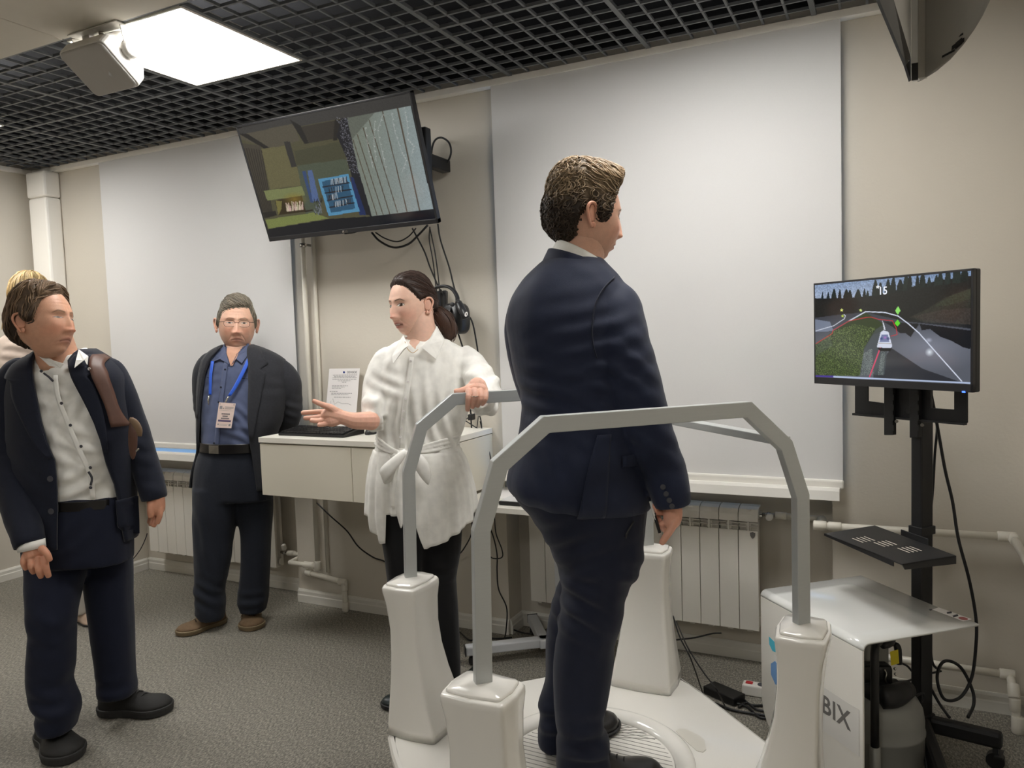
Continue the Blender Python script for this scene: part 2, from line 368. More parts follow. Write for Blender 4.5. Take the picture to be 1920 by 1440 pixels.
pipe('supply_pipe', [(-.255, 3.40, zt-.01), (-.255, yp, zt-.01), (-.235, yp, zt-.01), (.405, yp, zt), (.405, 2.6, zt)], .0145,
     'upper white pipe running along the wall behind the monitor stand',
     fit=[((-.255, yp, zt-.01), (1,0,0), .05, .02), ((-.255, 3.34, zt-.01), (0,1,0), .10, .019), ((-.20, yp, zt-.009), (1,0,0), .05, .0185), ((.385, yp, zt), (1,0,0), .06, .0195), ((.405, 3.26, zt), (0,1,0), .06, .0195)],
     clamp=[((.125, yp, zt-.001), (1,0,0))])
zl = .175
pipe('return_pipe', [(-.16, yp, zl), (.40, yp, zl), (.40, 3.215, zl-.035), (.415, 3.20, .0)], .0145,
     'lower white pipe above the baseboard, turning down into the floor at right',
     fit=[((.39, yp, zl), (1,0,0), .05, .0195), ((.402, 3.22, zl-.03), (0,.4,.6), .05, .0195), ((.405, 3.21, .10), (0,0,1), .05, .0185), ((.413, 3.20, .03), (0,0,1), .06, .021)],
     clamp=[((.115, yp, zl), (1,0,0))])
def valve(p, label, d=(1,0,0), head=(0,-1,0), Lp=.16):
    p = np.array(p, float); d = nrm(d); e = empty('radiator_valve', p, label, 'valve'); hd = nrm(head)
    put('valve_body', MB().tube([p, p+d*.06], .009, 12).tube([p+d*.02, p+d*.034], .013, 6).tube([p+d*.035, p+d*.035+hd*.03], .009, 10), M['chrome'], e, smooth=True)
    put('valve_head', MB().tube([p+d*.035+hd*.02, p+d*.035+hd*.024, p+d*.035+hd*.052, p+d*.035+hd*.056], [.010, .014, .014, .009], 12), M['white'], e, smooth=True)
    put('collar', MB().tube([p+d*.055, p+d*.10], .0165, 14).tube([p+d*.10, p+d*Lp], R_, 12), M['pipe'], e, smooth=True)
valve((-.497, 3.41, .685), 'valve on the right end of the right radiator', (1, -.02, 0), Lp=.24)
valve((-3.27, 3.43, .245), 'white capped valve at the lower right corner of the left radiator', (1,0,0), (0,-.3,1), Lp=.17)
valve((-1.615, 3.41, .685), 'white valve at the left end of the right radiator, behind the navy trousers', (-1,0,0), (0,-1,0), Lp=.10)
pa = ony(573, 470, 3.30); pb = ony(590, 1062, 3.30)
pipe('riser_pipe', [(-2.875, 3.305, 2.67), (-2.885, 3.305, .235), (-3.09, 3.305, .235), (-3.10, 3.42, .238)], R_, 'slim white vertical pipe beside the left blind, under the left television',
     fit=[((-2.885, 3.305, .24), (0,0,1), .05, .019), ((-2.95, 3.305, .235), (1,0,0), .07, .019)], clamp=[((-2.876, 3.305, 2.02), (0,0,1))])
pipe('riser_pipe', [(-2.825, 3.335, 2.67), (-2.84, 3.335, .20)], .011, 'second slim vertical pipe painted like the wall, right of the clamped one')
pipe('drain_pipe', [(-2.965, 3.31, .19), (-2.70, 3.30, .165), (-2.70, 3.30, .0)], R_+.001, 'short white pipe bending down to the floor under the white cabinet',
     fit=[((-2.955, 3.31, .19), (1,0,0), .04, .0205), ((-2.71, 3.30, .165), (1,0,0), .05, .019), ((-2.70, 3.30, .145), (0,0,1), .05, .019), ((-2.70, 3.30, .03), (0,0,1), .05, .018)])
# boxed pipe in the far left corner
bp = MB().box((-5.14, 3.24, 0), (-4.955, YB-.001, 2.671))
e = empty('pipe_casing', (-5.05, 3.29, 0), 'white boxed pipe casing in the far left corner of the room', 'casing')
put('casing', MB().box((-5.14, 3.24, 0), (-4.955, YB-.002, 2.50)), M['trim'], e, bevel=.015)
put('casing_top', MB().box((-5.145, 3.235, 2.502), (-4.953, YB-.002, 2.671)), M['trim'], e, bevel=.015)
# ================================================================== RASTER ART (vertex colours on flat screens)
def homo(src, dst):
    A = []
    for (x, y), (u, v) in zip(src, dst):
        A += [[x, y, 1, 0, 0, 0, -u*x, -u*y, -u], [0, 0, 0, x, y, 1, -v*x, -v*y, -v]]
    return np.linalg.svd(np.array(A, float))[2][-1].reshape(3, 3)
class Art:
    """colours on a regular grid; shapes are given in the drawing frame whose corners are quad (TL, TR, BR, BL)"""
    def __init__(s, nx, ny, quad):
        H = homo([(0,0), (1,0), (1,1), (0,1)], quad)
        u, v = np.meshgrid(np.linspace(0, 1, nx), np.linspace(0, 1, ny)); P = np.stack([u, v, np.ones_like(u)], -1) @ H.T
        s.X = P[..., 0]/P[..., 2]; s.Y = P[..., 1]/P[..., 2]; s.u = u; s.v = v; s.C = np.zeros((ny, nx, 3)); s.nx = nx; s.ny = ny
    def inside(s, P):
        P = np.array(P, float); r = np.zeros(s.X.shape, bool)
        for (x0, y0), (x1, y1) in zip(P, np.roll(P, -1, 0)):
            c = ((y0 > s.Y) != (y1 > s.Y)); r ^= c & (s.X < (x1-x0)*(s.Y-y0)/((y1-y0) if y1 != y0 else 1e-9)+x0)
        return r
    def poly(s, P, c, a=1.0):
        m = s.inside(P); s.C[m] = s.C[m]*(1-a)+np.array(c)*a
    def line(s, P, w, c, a=1.0):
        for (x0, y0), (x1, y1) in zip(P[:-1], P[1:]):
            dx, dy = x1-x0, y1-y0; t = np.clip(((s.X-x0)*dx+(s.Y-y0)*dy)/(dx*dx+dy*dy+1e-9), 0, 1)
            d = np.hypot(s.X-x0-t*dx, s.Y-y0-t*dy); k = np.clip((w/2+1.2-d)/2.4, 0, 1)[..., None]*a; s.C = s.C*(1-k)+np.array(c)*k
    def blob(s, x, y, rx, ry, c, a=1.0, ang=0, soft=1.0):
        X, Y = s.X-x, s.Y-y; ca, sa = math.cos(ang), math.sin(ang); X, Y = X*ca+Y*sa, -X*sa+Y*ca
        d = np.sqrt((X/rx)**2+(Y/ry)**2); k = np.clip((1-d)/soft, 0, 1)[..., None]*a; s.C = s.C*(1-k)+np.array(c)*k
    def noise(s, amp, mask=None, scale=1):
        n = rng.random((s.ny//scale+2, s.nx//scale+2)); n = np.repeat(np.repeat(n, scale, 0), scale, 1)[:s.ny, :s.nx]; n = (n-.5)*2*amp
        if mask is not None: n = n*mask
        s.C = np.clip(s.C*(1+n[..., None]), 0, 255)
    def mesh(s, name, o, ex, ey):                         # o = top-left, ex right, ey down
        o, ex, ey = map(lambda q: np.array(q, float), (o, ex, ey))
        G = o+s.u[..., None]*ex+s.v[..., None]*ey
        me = MB().grid(G).mesh(name)
        c = np.clip(s.C, 0, 255)/255; c = np.where(c <= .04045, c/12.92, ((c+.055)/1.055)**2.4).reshape(-1, 3)
        at = me.color_attributes.new('Col', 'FLOAT_COLOR', 'POINT'); at.data.foreach_set('color', np.column_stack([c, np.ones(len(c))]).astype(np.float32).ravel())
        return me
def text(name, s, size, o, ex, ey, m, parent, ext=.0006, **k):      # flat lettering converted to a mesh; ex = reading direction, ey = up
    cu = bpy.data.curves.new(name, 'FONT'); cu.body = s; cu.size = size; cu.extrude = ext; cu.resolution_u = 3; cu.offset = k.get('off', 0); cu.space_character = k.get('sp', 1)
    t = bpy.data.objects.new('tmp', cu); COL.objects.link(t); bpy.context.view_layer.update()
    me = bpy.data.meshes.new_from_object(t.evaluated_get(bpy.context.evaluated_depsgraph_get())); bpy.data.objects.remove(t)
    ex, ey = nrm(ex), nrm(ey); ez = np.cross(ex, ey); co = np.array([v.co[:] for v in me.vertices]); co = np.array(o)+co[:, :1]*ex+co[:, 1:2]*ey+co[:, 2:3]*ez
    me.vertices.foreach_set('co', co.ravel()); me.update(); me.name = name
    return (sub if k.get('sub') else put)(name, me, m, parent)
# ---------------------------------------------------------------- large television, tilted down on the wall
TLc, TRc, BLc, BRc = ony(443, 240, 2.86), ony(770, 165, 2.86), ony(503, 457, 3.05), ony(820, 415, 3.05)
wv = np.array([1.0, 0, 0]); hv = nrm(np.cross(np.array([0, 0, 1.]), wv))
tl = (TLc+np.array([TRc[0]-1.015, TRc[1], TRc[2]]))/2; W1 = 1.02
bl = (BLc+np.array([BRc[0]-1.02, BRc[1], BRc[2]]))/2
tl = np.array([(tl[0]+bl[0])/2, tl[1], tl[2]]); bl = np.array([tl[0], bl[1], bl[2]])
dn = nrm(bl-tl); H1 = np.linalg.norm(bl-tl); nt = nrm(np.cross(dn, wv))           # nt: out of the screen
if nt[1] > 0: nt = -nt
A3 = np.array([wv, -dn, nt])
def tvpt(u, v, d=0): return tl+wv*u*W1+dn*v*H1+nt*d
TV = empty('television', tvpt(.5, 1, -.03), 'large wall-mounted television tilted down, showing a fireplace room with curtains', 'television')
m = MB(); b_ = .010; bb = .022
for a in ((0, 0, 1, b_/H1), (0, 1-bb/H1, 1, 1), (0, 0, b_/W1, 1), (1-b_/W1, 0, 1, 1)):
    m.prism([tvpt(a[0], a[1]), tvpt(a[2], a[1]), tvpt(a[2], a[3]), tvpt(a[0], a[3])], -nt*.03)
put('bezel', m, M['bezel'], TV, bevel=.002)
put('back_cover', MB().prism([tvpt(.01, .01, -.012), tvpt(.99, .01, -.012), tvpt(.99, .985, -.012), tvpt(.01, .985, -.012)], -nt*.03).prism([tvpt(.12, .3, -.04), tvpt(.88, .3, -.04), tvpt(.88, .95, -.04), tvpt(.12, .95, -.04)], -nt*.03), M['black'], TV, bevel=.008)
a = Art(330, 190, [(140,385), (1385,115), (1570,1090), (330,1235)])
a.C[:] = (20, 20, 22)
a.poly([(100,400), (1400,90), (1420,215), (930,320), (150,480)], (74,72,70))
a.poly([(140,470), (880,310), (930,620), (1000,760), (1080,1070), (320,1180)], (100,96,62))
a.poly([(150,440), (540,350), (580,480), (370,545), (150,470)], (104,96,76)); a.poly([(590,375), (845,325), (855,460), (650,500)], (66,60,50))
a.poly([(145,430), (205,430), (378,548), (335,552)], (40,38,36)); a.poly([(515,320), (590,365), (648,500), (615,508)], (38,37,37)); a.poly([(840,320), (885,315), (852,478), (822,478)], (40,37,34))
a.poly([(150,500), (295,520), (360,1030), (290,1040)], (86,78,64))
for i in range(8): a.line([(175+i*18, 540+i*2), (285+i*10, 1030)], 7, (52,47,38))
a.poly([(465,492), (508,485), (552,682), (512,688)], (58,57,55)); a.poly([(300,545), (470,520), (512,688), (552,682), (580,825), (350,855)], (128,120,72))
a.poly([(540,560), (905,480), (915,622), (550,672)], (86,86,58)); a.poly([(555,672), (912,620), (945,745), (700,775), (720,1055), (600,1060)], (92,104,80))
a.poly([(303,870), (580,830), (604,905), (325,946)], (150,160,88)); a.poly([(380,945), (576,905), (602,1030), (400,1058)], (66,50,20))
a.blob(525, 935, 100, 60, (190,150,30), .8); a.poly([(385,945), (430,950), (425,1010), (400,1058)], (150,140,60))
for i in range(40):
    x = 465+random.random()*120; y = 1030-(x-465)*.13; h = 20+random.random()*55; a.line([(x, y), (x+random.uniform(-10, 10), y-h)], 6, (255, 225+random.randint(-30, 25), 190))
a.poly([(303,1095), (660,1040), (772,1085), (325,1166)], (150,164,72)); a.poly([(285,1040), (380,1025), (390,1060), (300,1085)], (40,38,34)); a.line([(600,1030), (650,1020)], 12, (50,36,24))
a.poly([(888,310), (940,305), (1095,1065), (1010,1050), (920,620), (850,440)], (30,32,44)); mk = a.inside([(850,300), (960,300), (1010,760), (930,700)])
a.C[mk & (rng.random(mk.shape) > .86)] = (150,150,165)
a.poly([(930,305), (1395,210), (1552,1012), (1092,1070), (1000,700)], (146,158,140)); cm = a.inside([(930,305), (1395,210), (1552,1012), (1092,1070), (1000,700)])
g = np.clip((a.X-1000)/550, 0, 1)[..., None]*cm[..., None]; a.C = a.C*(1-g)+(g*np.array((178,200,205))+0*a.C)
for q, wd in ((((1300,232), (1450,1022)), 11), (((1190,255), (1355,1032)), 7), (((1090,320), (1284,1040)), 6), (((1045,380), (1225,1050)), 7), (((1000,430), (1175,1056)), 6), (((968,470), (1130,1062)), 6)): a.line(q, wd, (92,70,50), .85)
a.poly([(930,305), (1130,265), (960,470)], (90,92,80), .5)
for q in ([(1345,225), (1368,330), (1372,470), (1412,520), (1395,590)], [(1255,270), (1275,400), (1325,570), (1355,630), (1325,720)], [(1190,280), (1150,400), (1180,560), (1212,740)], [(1130,330), (1120,520), (1135,640)], [(1060,380), (1080,560), (1110,690)]):
    a.line(q, 3, (220,226,222), .8)
    for i in range(len(q)-1):
        for t in (0, .33, .66): a.blob(q[i][0]+(q[i+1][0]-q[i][0])*t+6, q[i][1]+(q[i+1][1]-q[i][1])*t, 6, 6, (250,250,245))
a.poly([(588,718), (612,714), (662,960), (640,962)], (50,85,150)); a.poly([(628,712), (662,706), (705,950), (655,950)], (86,120,190))
for i in range(30): x = 665+random.random()*60; y = 920+random.random()*120; a.line([(x, y), (x+random.uniform(-15, 15), y+25)], 4, random.choice([(150,160,180), (20,20,24)]))
a.poly([(940,760), (960,760), (1050,1060), (1000,1060)], (24,50,120)); a.poly([(700,775), (925,738), (1002,1030), (770,1068)], (80,176,235)); a.poly([(727,795), (913,763), (972,1008), (790,1042)], (38,104,150))
for q in (((735,838), (930,806)), ((750,886), (942,858)), ((765,945), (952,908)), ((780,1000), (962,962))): a.line(q, 9, (30,26,40))
for x0, x1, y0, y1, nn in ((800,920,800,778,14), (780,900,868,850,7), (770,840,930,905,9), (815,945,978,948,12)):
    for i in range(nn): t = i/nn; x = x0+(x1-x0)*t; y = y0+(y1-y0)*t; a.line([(x, y-22), (x+random.uniform(-6, 8), y+20)], 5, random.choice([(235,235,235), (60,40,40), (30,25,30), (200,210,220)]))
a.poly([(320,1170), (780,1090), (1090,1070), (1560,1013), (1575,1100), (330,1245)], (14,20,34)); a.blob(1420, 1065, 100, 30, (60,30,30), .6)
a.C = a.C.mean(-1, keepdims=True)*.25+a.C*.75; a.C *= .80; a.noise(.06)
me = a.mesh('screen_picture', tvpt(b_/W1, b_/H1, -.002), wv*(W1-2*b_), dn*(H1-b_-bb)); put('screen', me, M['screen'], TV, label='lit screen showing a room with a fireplace')
put('sensor_tab', MB().prism([tvpt(.47, .998, -.004), tvpt(.53, .998, -.004), tvpt(.53, 1.008, -.004), tvpt(.47, 1.008, -.004)], -nt*.02), M['black'], TV)
text('logo', 'LG', .016, tvpt(.478, .992, .0008), wv, -dn, M['chrome'], TV)
put('logo_dot', MB().ell(tvpt(.470, .986, .0005), wv*.006, dn*.006, nt*.001), M['chrome'], TV)
mt = np.array([tvpt(.5, .5, -.06)[0], 0, tvpt(.5, .55, -.06)[2]])
e = empty('wall_bracket', (mt[0], 3.33, mt[2]), 'black tilting wall bracket behind the large television', 'bracket')
put('wall_plate', MB().box((mt[0]-.25, 3.325, mt[2]-.12), (mt[0]+.25, 3.348, mt[2]+.12)), M['blackm'], e)
for s in (-.2, .2): put('arm', MB().bar(tvpt(.5+s, .55, -.068), (mt[0]+s, 3.33, mt[2]), .03, .02), M['blackm'], e)
wa = ony(789, 292, 3.06); put('wall_arm', MB().box(wa-np.array([.06,.0,.13]), wa+np.array([.03,.05,.13])).box(wa+np.array([-.05,.04,-.03]), (wa[0], 3.33, wa[2]+.03)), M['black'], e, bevel=.006)
# ---------------------------------------------------------------- cables
def cable(pts, r, label, grp=None, res=None, m='cable'):
    o = put('cable', MB().tube(pts, r, 7, res=res or len(pts)*7), M[m], None, smooth=True)
    return tag(o, label, 'cable', grp)
def W(pp, Y): return [ony(x, y, Y) for x, y in pp]
cable(W([(806,315), (812,270), (826,258), (842,268), (845,290), (832,312), (812,314), (803,308)], 3.30), .005, 'black cable looping out beside the right edge of the large television')
cable(W([(697,436), (712,452), (738,464), (765,458), (785,440), (802,422)], 3.27), .0055, 'thick black cable hanging in a curve below the large television')
cable(W([(704,436), (722,447), (745,453), (765,444), (780,428)], 3.28), .0035, 'thin black cable sagging just above the thick one under the television')
cable(W([(773,428), (795,470), (806,500), (822,537), (834,560), (850,600), (864,640), (880,690)], 3.30), .0042, 'black cable running from the television down behind the headset, leftmost')
cable(W([(806,425), (805,450), (812,490), (818,540), (826,580)], 3.31), .0032, 'thin black cable dropping straight to the top of the hanging headset')
cable(W([(806,428), (815,470), (820,505), (824,540)], 3.32), .0032, 'thin black cable beside it, slanting right to the headset')
cable(W([(821,420), (826,450), (842,500), (852,540), (866,580), (884,600), (893,640), (898,680), (900,720)], 3.31), .0042, 'black cable curving from the television corner past the right of the headset')
# ================================================================== WALL CABINETS
ZCAB = 1.04
CX0, CX1, CY = -2.755, -1.772, 2.785
zb = .756
e = empty('wall_cabinet', ((CX0+CX1)/2, 3.0, zb), 'long white wall-hung cabinet with two flush fronts under the large television', 'cabinet')
put('body', MB().box((CX0, CY+.018, zb), (CX1-.0, YB-.001, ZCAB-.03)), M['cab'], e, bevel=.001)
put('door', MB().box((CX0, CY, zb), (-2.205, CY+.017, ZCAB-.032)), M['cab'], e, bevel=.0015)
put('door', MB().box((-2.202, CY, zb), (CX1, CY+.017, ZCAB-.032)), M['cab'], e, bevel=.0015)
put('top_panel', MB().box((CX0-.004, CY-.004, ZCAB-.026), (CX1+.003, YB-.001, ZCAB)), M['cabtop'], e, bevel=.0015)
# keyboard
kx0, kx1, ky0, ky1 = -2.70, -2.30, 2.855, 3.01
e = empty('keyboard', ((kx0+kx1)/2, (ky0+ky1)/2, ZCAB+.0005), 'black computer keyboard lying on the left end of the white cabinet', 'keyboard')
put('case', MB().prism([(kx0, ky0, ZCAB+.0005), (kx0, ky1+.01, ZCAB+.0005), (kx0, ky1+.01, ZCAB+.03), (kx0, ky0, ZCAB+.012)], (kx1-kx0, 0, 0)), M['black'], e, bevel=.003)
kk = MB()
for r in range(6):
    yy = ky0+.02+r*.0245; zz = ZCAB+.0125+(yy-ky0)/(ky1+.01-ky0)*.018
    x = kx0+.008
    while x < kx1-.02:
        wk = .0165
        if r == 0 and .33 < (x-kx0)/(kx1-kx0) < .5: wk = .08
        if not (.69 < (x-kx0)/(kx1-kx0) < .715): kk.box((x, yy-.009, zz), (min(x+wk, kx1-.006), yy+.009, zz+.006))
        x += wk+.0035
put('keys', kk, M['bezel'], e)['kind'] = 'stuff'
p = onz(700, 813, ZCAB)
e = empty('computer_mouse', p, 'black computer mouse on the white cabinet beside the gesturing hand', 'mouse')
q = MB(); R = [[p+np.array([.03*s*math.cos(t), .055*s*math.sin(t), h+.006*math.sin(t)*(h > .005)]) for t in np.linspace(0, 2*PI, 20, endpoint=False)] for s, h in ((.9, .0006), (1, .006), (1, .014), (.9, .024), (.6, .031), (.2, .034))]
put('shell', q.rings(R), M['black'], e, smooth=True)
put('scroll_wheel', MB().cyl(p+np.array([-.004, -.03, .026]), p+np.array([.004, -.03, .026]), .008), M['bezel'], e)
# sheet of paper leaning on the wall
P0, P1, P2, P3 = ony(617.5, 691, 3.325), ony(676, 691, 3.325), ony(671, 790, 3.26), ony(606, 790, 3.26)
P3[2] = P2[2] = ZCAB+.001; P0[2] = P1[2] = (P0[2]+P1[2])/2
P1 = P0+np.array([.206, 0, 0]); P3 = np.array([P0[0]+.01, 3.25, ZCAB+.001]); P2 = P3+np.array([.206, 0, 0])
e = empty('paper_sheet', (P2+P3)/2, 'white printed sheet with a line chart propped against the wall above the keyboard', 'paper')
nn = nrm(np.cross(P1-P0, P3-P0)); nn = nn if nn[1] < 0 else -nn
put('sheet', MB().prism([P0, P1, P2, P3], -nn*.0008), M['paper'], e)
def pp(u, v, d=.0006): return P0+(P1-P0)*u+(P3-P0)*v+nn*d
ink = MB(); inks = [(.14,.92,.11), (.18,.88,.135), (.14,.92,.16), (.14,.92,.185), (.32,.74,.212), (.46,.60,.236), (.14,.66,.30), (.14,.56,.322), (.14,.46,.345), (.08,.35,.40), (.14,.82,.43), (.14,.70,.455), (.24,.78,.50)]
for u0, u1, v in inks:
    u = u0
    while u < u1:
        l = random.uniform(.03, .09); ink.prism([pp(u, v), pp(min(u+l, u1), v), pp(min(u+l, u1), v+.009), pp(u, v+.009)], nn*.0002); u += l+.015
put('print_lines', ink, M['ink'], e, label='grey lines of small print')
ch = [(.20,.53), (.28,.63), (.38,.585), (.52,.615), (.62,.615), (.70,.61), (.82,.64)]
put('chart_line', MB().tube([pp(u, v, .001) for u, v in ch], .0009, 5).tube([pp(.15,.57,.001), pp(.15,.80,.001), pp(.8,.80,.001)], .0007, 5), M['ink'], e)
put('logo_dot', MB().ell(pp(.50, .068, .0008), (.007,0,0), (0,0,.007), nn*.0005), M['blue'], e)
text('heading', 'DEViSOE', .017, pp(.60, .085, .001), P1-P0, P0-P3, M['inkd'], e, ext=.0002)
# cables and adapter around the right end of the cabinet
cable([ony(880,690,3.30), ony(882,760,3.32), ony(884,800,3.325), ony(888,850,3.32), ony(886,900,3.325), ony(884,940,3.3)], .004, 'thick black cable hanging along the right end of the white cabinet')
cable(W([(866,792), (880,782), (895,775), (902,790), (905,830), (914,870), (918,905)], 3.31), .0032, 'black cable dropping beside the cabinet end, rightmost of the bundle')
cable(W([(862,782), (890,800), (905,810), (912,830), (920,860), (922,900)], 3.315), .0028, 'thin black cable crossing over the bundle at the cabinet end')
cable(W([(897,780), (892,820), (890,850), (896,862), (905,852), (906,820), (900,790)], 3.32), .0022, 'thin black cable forming a loop beside the cabinet end')
o = put('power_plug', MB().box(ony(884,780,3.32)-np.array([.012,.02,.02]), ony(884,780,3.32)+np.array([.012,.02,.01])), M['black'], bevel=.004); tag(o, 'small black plug among the cables at the cabinet end', 'plug')
cable(W([(594,943), (620,968), (650,995), (672,1025), (700,1045), (722,1053), (760,1075)], 3.30), .004, 'black cable hanging below the white cabinet and slanting behind the woman')
cable(W([(885,965), (884,1000), (872,1025), (860,1040), (845,1048)], 3.30), .0035, 'short black cable curving under the desk beside the woman in white')
cable(W([(927,966), (930,1000), (941,1030), (941,1045), (925,1047), (915,1040)], 3.22), .003, 'black cable hanging in a loop below the white desk')
cable([*W([(917,985), (926,1010), (932,1040), (932,1070), (935,1105), (950,1140), (949,1180)], 3.28), onz(946,1197,.006)], .0035, 'long black cable hanging from the desk to the floor')
cable([onz(x, y, .02) for x, y in ((858,1140), (885,1150), (925,1165), (975,1185), (1000,1188))], .004, 'black cable lying on the floor along the wall behind the grey post, upper one')
cable([onz(x, y, .006) for x, y in ((860,1160), (880,1170), (900,1188), (925,1197), (960,1195))], .004, 'black cable on the floor behind the grey post, lower one')
cable([onz(x, y, .006) for x, y in ((862,1185), (880,1200), (895,1196), (905,1192))], .004, 'short black cable on the floor beside the desk foot')
cable(W([(205,1085), (225,1062), (245,1052), (262,1032), (272,1012), (276,1000)], 3.335), .003, 'thin dark cord on the wall left of the left radiator')
# ================================================================== DESK WITH LAPTOP
dk0, dk1, dky = -1.765, -.86, 2.93
e = empty('white_desk', (-1.40, 3.2, 0), 'white desk on grey wheeled legs between cabinet and radiator', 'desk')
put('desktop', MB().box((dk0, dky, .722), (dk1, 3.345, .747)), M['cabtop'], e, bevel=.002)
cx_, cy_ = -1.36, 3.235
def foot(p, q, nm='leg'):
    p, q = np.array(p, float), np.array(q, float)
    l = put(nm, MB().bar(p, q, .05, .042), M['greyleg'], e, bevel=.006)
    d = nrm(q-p); sub('end_cap', MB().bar(q+d*.0005, q+d*.004, .05, .042), M['black'], l)
    c = q-d*.035; sub('caster', MB().cyl(c+np.array([-.012, 0, -.047]), c+np.array([.012, 0, -.047]), .0235, 16).box(c+np.array([-.006, -.006, -.04]), c+np.array([.006, .006, -.02])), M['black'], l)
foot((cx_, cy_, .0715), (-1.735, 2.945, .0715)); foot((cx_-.06, cy_-.10, .0715), (-1.615, 3.415, .0715)); foot((cx_+.02, cy_-.02, .0715), (-1.20, 3.0, .0715))
put('column', MB().box((cx_-.03, cy_-.045, .09), (cx_+.03, cy_+.015, .722)), M['greyleg'], e, bevel=.005)
lp0 = onz(938, 940, .748); lp0 = np.array([-1.56, 3.0, .748])
e = empty('laptop', (-1.4, 3.1, .748), 'grey laptop lying on the white desk behind the navy jacket', 'laptop')
put('base', MB().box((-1.555, 2.975, .7485), (-1.20, 3.20, .765)), M['black'], e, bevel=.004)
put('palm_rest', MB().box((-1.55, 2.98, .7652), (-1.205, 3.195, .7672)), M['dispgrey'], e)
put('lid', MB().prism([(-1.555, 3.20, .766), (-1.555, 3.206, .77), (-1.555, 3.285, .965), (-1.555, 3.279, .967)], (.355, 0, 0)), M['black'], e, bevel=.002)
put('keys', MB().box((-1.53, 3.07, .7673), (-1.225, 3.18, .7685)), M['bezel'], e)
e = empty('document', (-1.62, 3.2, .748), 'white sheet of paper lying left of the laptop', 'paper')
put('sheet', MB().box((-1.70, 3.10, .7475), (-1.575, 3.31, .7483)), M['paper'], e)
# ================================================================== HEADSET HANGING ON THE WALL
def HW(x, y, Y=3.24): return ony(x, y, Y)
e = empty('vr_headset', HW(850, 580), 'black virtual reality headset hanging on the wall beside the ponytail', 'headset')
put('holder', MB().bar(HW(825, 545, 3.30), HW(828, 600, 3.30), .03, .02).bar(HW(835, 545, 3.28), HW(835, 610, 3.26), .018, .03).tube([HW(826, 545, 3.345), HW(826, 545, 3.2)], .008), M['bezel'], e, bevel=.003)
q = MB(); band = [(812,556), (811,545), (822,538), (838,537), (850,544), (857,556), (858,566)]
q.tube([HW(x, y, 3.20) for x, y in band], .017, 10, res=24, flat=.45, flatdir=(0,0,1))
put('halo_strap', q, M['blackm'], e, smooth=True)
put('side_strap', MB().tube([HW(840,575,3.2), HW(832,590,3.19), (HW(830,600,3.19))], .008, 8, res=12).tube([HW(848,574,3.2), HW(843,585,3.18), HW(838,600,3.18)], .006, 8, res=12).tube([HW(858,560,3.2), HW(856,575,3.2), HW(852,590,3.2)], .010, 8, res=10), M['bezel'], e, smooth=True)
v0 = HW(855, 590, 3.24); q = MB(); rr = []
for s, d in ((.85, -.05), (1, -.03), (1, .03), (.9, .05)):
    rr.append([v0+np.array([.055*s*np.sign(math.cos(t))*abs(math.cos(t))**.5, d, .075*s*np.sign(math.sin(t))*abs(math.sin(t))**.6-.02]) for t in np.linspace(0, 2*PI, 28, endpoint=False)])
put('visor', q.rings(rr), M['black'], e, smooth=True)
put('face_gasket', MB().tube([HW(843,598,3.17), HW(843,606,3.17), HW(847,620,3.17), HW(852,628,3.17)], [.022, .026, .02, .012], 12, res=14), mat('blue_grey_foam', s2l(62,66,84), .8), e, smooth=True)
ea = put('earphone', MB().tube([HW(860,566,3.17), HW(866,580,3.15), HW(874,597,3.15)], [.016, .02, .019], 12, res=10, flat=.7), M['bezel'], e, smooth=True)
text('earphone_mark', '0', .03, HW(870.5, 592, 3.128), (.9, 0, -.4), (.4, 0, .9), M['paper'], ea, sub=True, off=.0012)
for c in (HW(858, 566, 3.16), HW(848, 571, 3.16)): put('hinge', MB().ell(c, (.011,0,0), (0,.011,0), (0,0,.011)), M['chrome'] if 0 else M['bezel'], e, smooth=True)
# ================================================================== SPEAKER ON THE CEILING
e = empty('wall_speaker', (-2.685, 1.95, 2.66), 'white loudspeaker hanging from a bracket next to the lit ceiling panel', 'speaker')
S0 = np.array([-2.81, 1.92, 2.61]); t = math.radians(52); sw, shh = .25, .20
hx = np.array([1., 0, 0]); hh = np.array([0, math.sin(t), -math.cos(t)]); hn = np.array([0, -math.cos(t), -math.sin(t)])   # hn: out of the grille
def sp(u, v, d): return S0+hx*u*sw+hh*v*shh+hn*d
def rr_(u0, u1, v0, v1, d, r=.1, n=5):
    out = []
    for cu, cv, a0 in ((u1-r, v0+r, -90), (u1-r, v1-r, 0), (u0+r, v1-r, 90), (u0+r, v0+r, 180)):
        for i in range(n): a = math.radians(a0+90*i/(n-1)); out.append(sp(cu+r*math.cos(a), cv+r*math.sin(a)*1.0, d))
    return out
put('cabinet', MB().rings([rr_(0,1,0,1,-.002,.1), rr_(0,1,0,1,-.02,.1), rr_(0,1,.0,1.0,-.045,.1), rr_(.07,.93,.12,.88,-.10,.1), rr_(.1,.9,.18,.82,-.125,.09), rr_(.12,.88,.2,.8,-.13,.08)]), M['spk'], e, bevel=.004)
put('grille', MB().rings([rr_(.02,.98,.02,.98,-.003,.1), rr_(.02,.98,.02,.98,.004,.1), rr_(.04,.96,.04,.96,.008,.09)]), M['grille'], e, bevel=.002)
put('logo_plate', MB().box(sp(.70,.60,.008)-np.array([.001,.014,.014])*.6, sp(.70,.60,.011)+np.array([.001,.014,.014])*.6), M['dispgrey'], e)
piv = sp(1.0, .45, -.075); pivl = sp(0.0, .45, -.075)
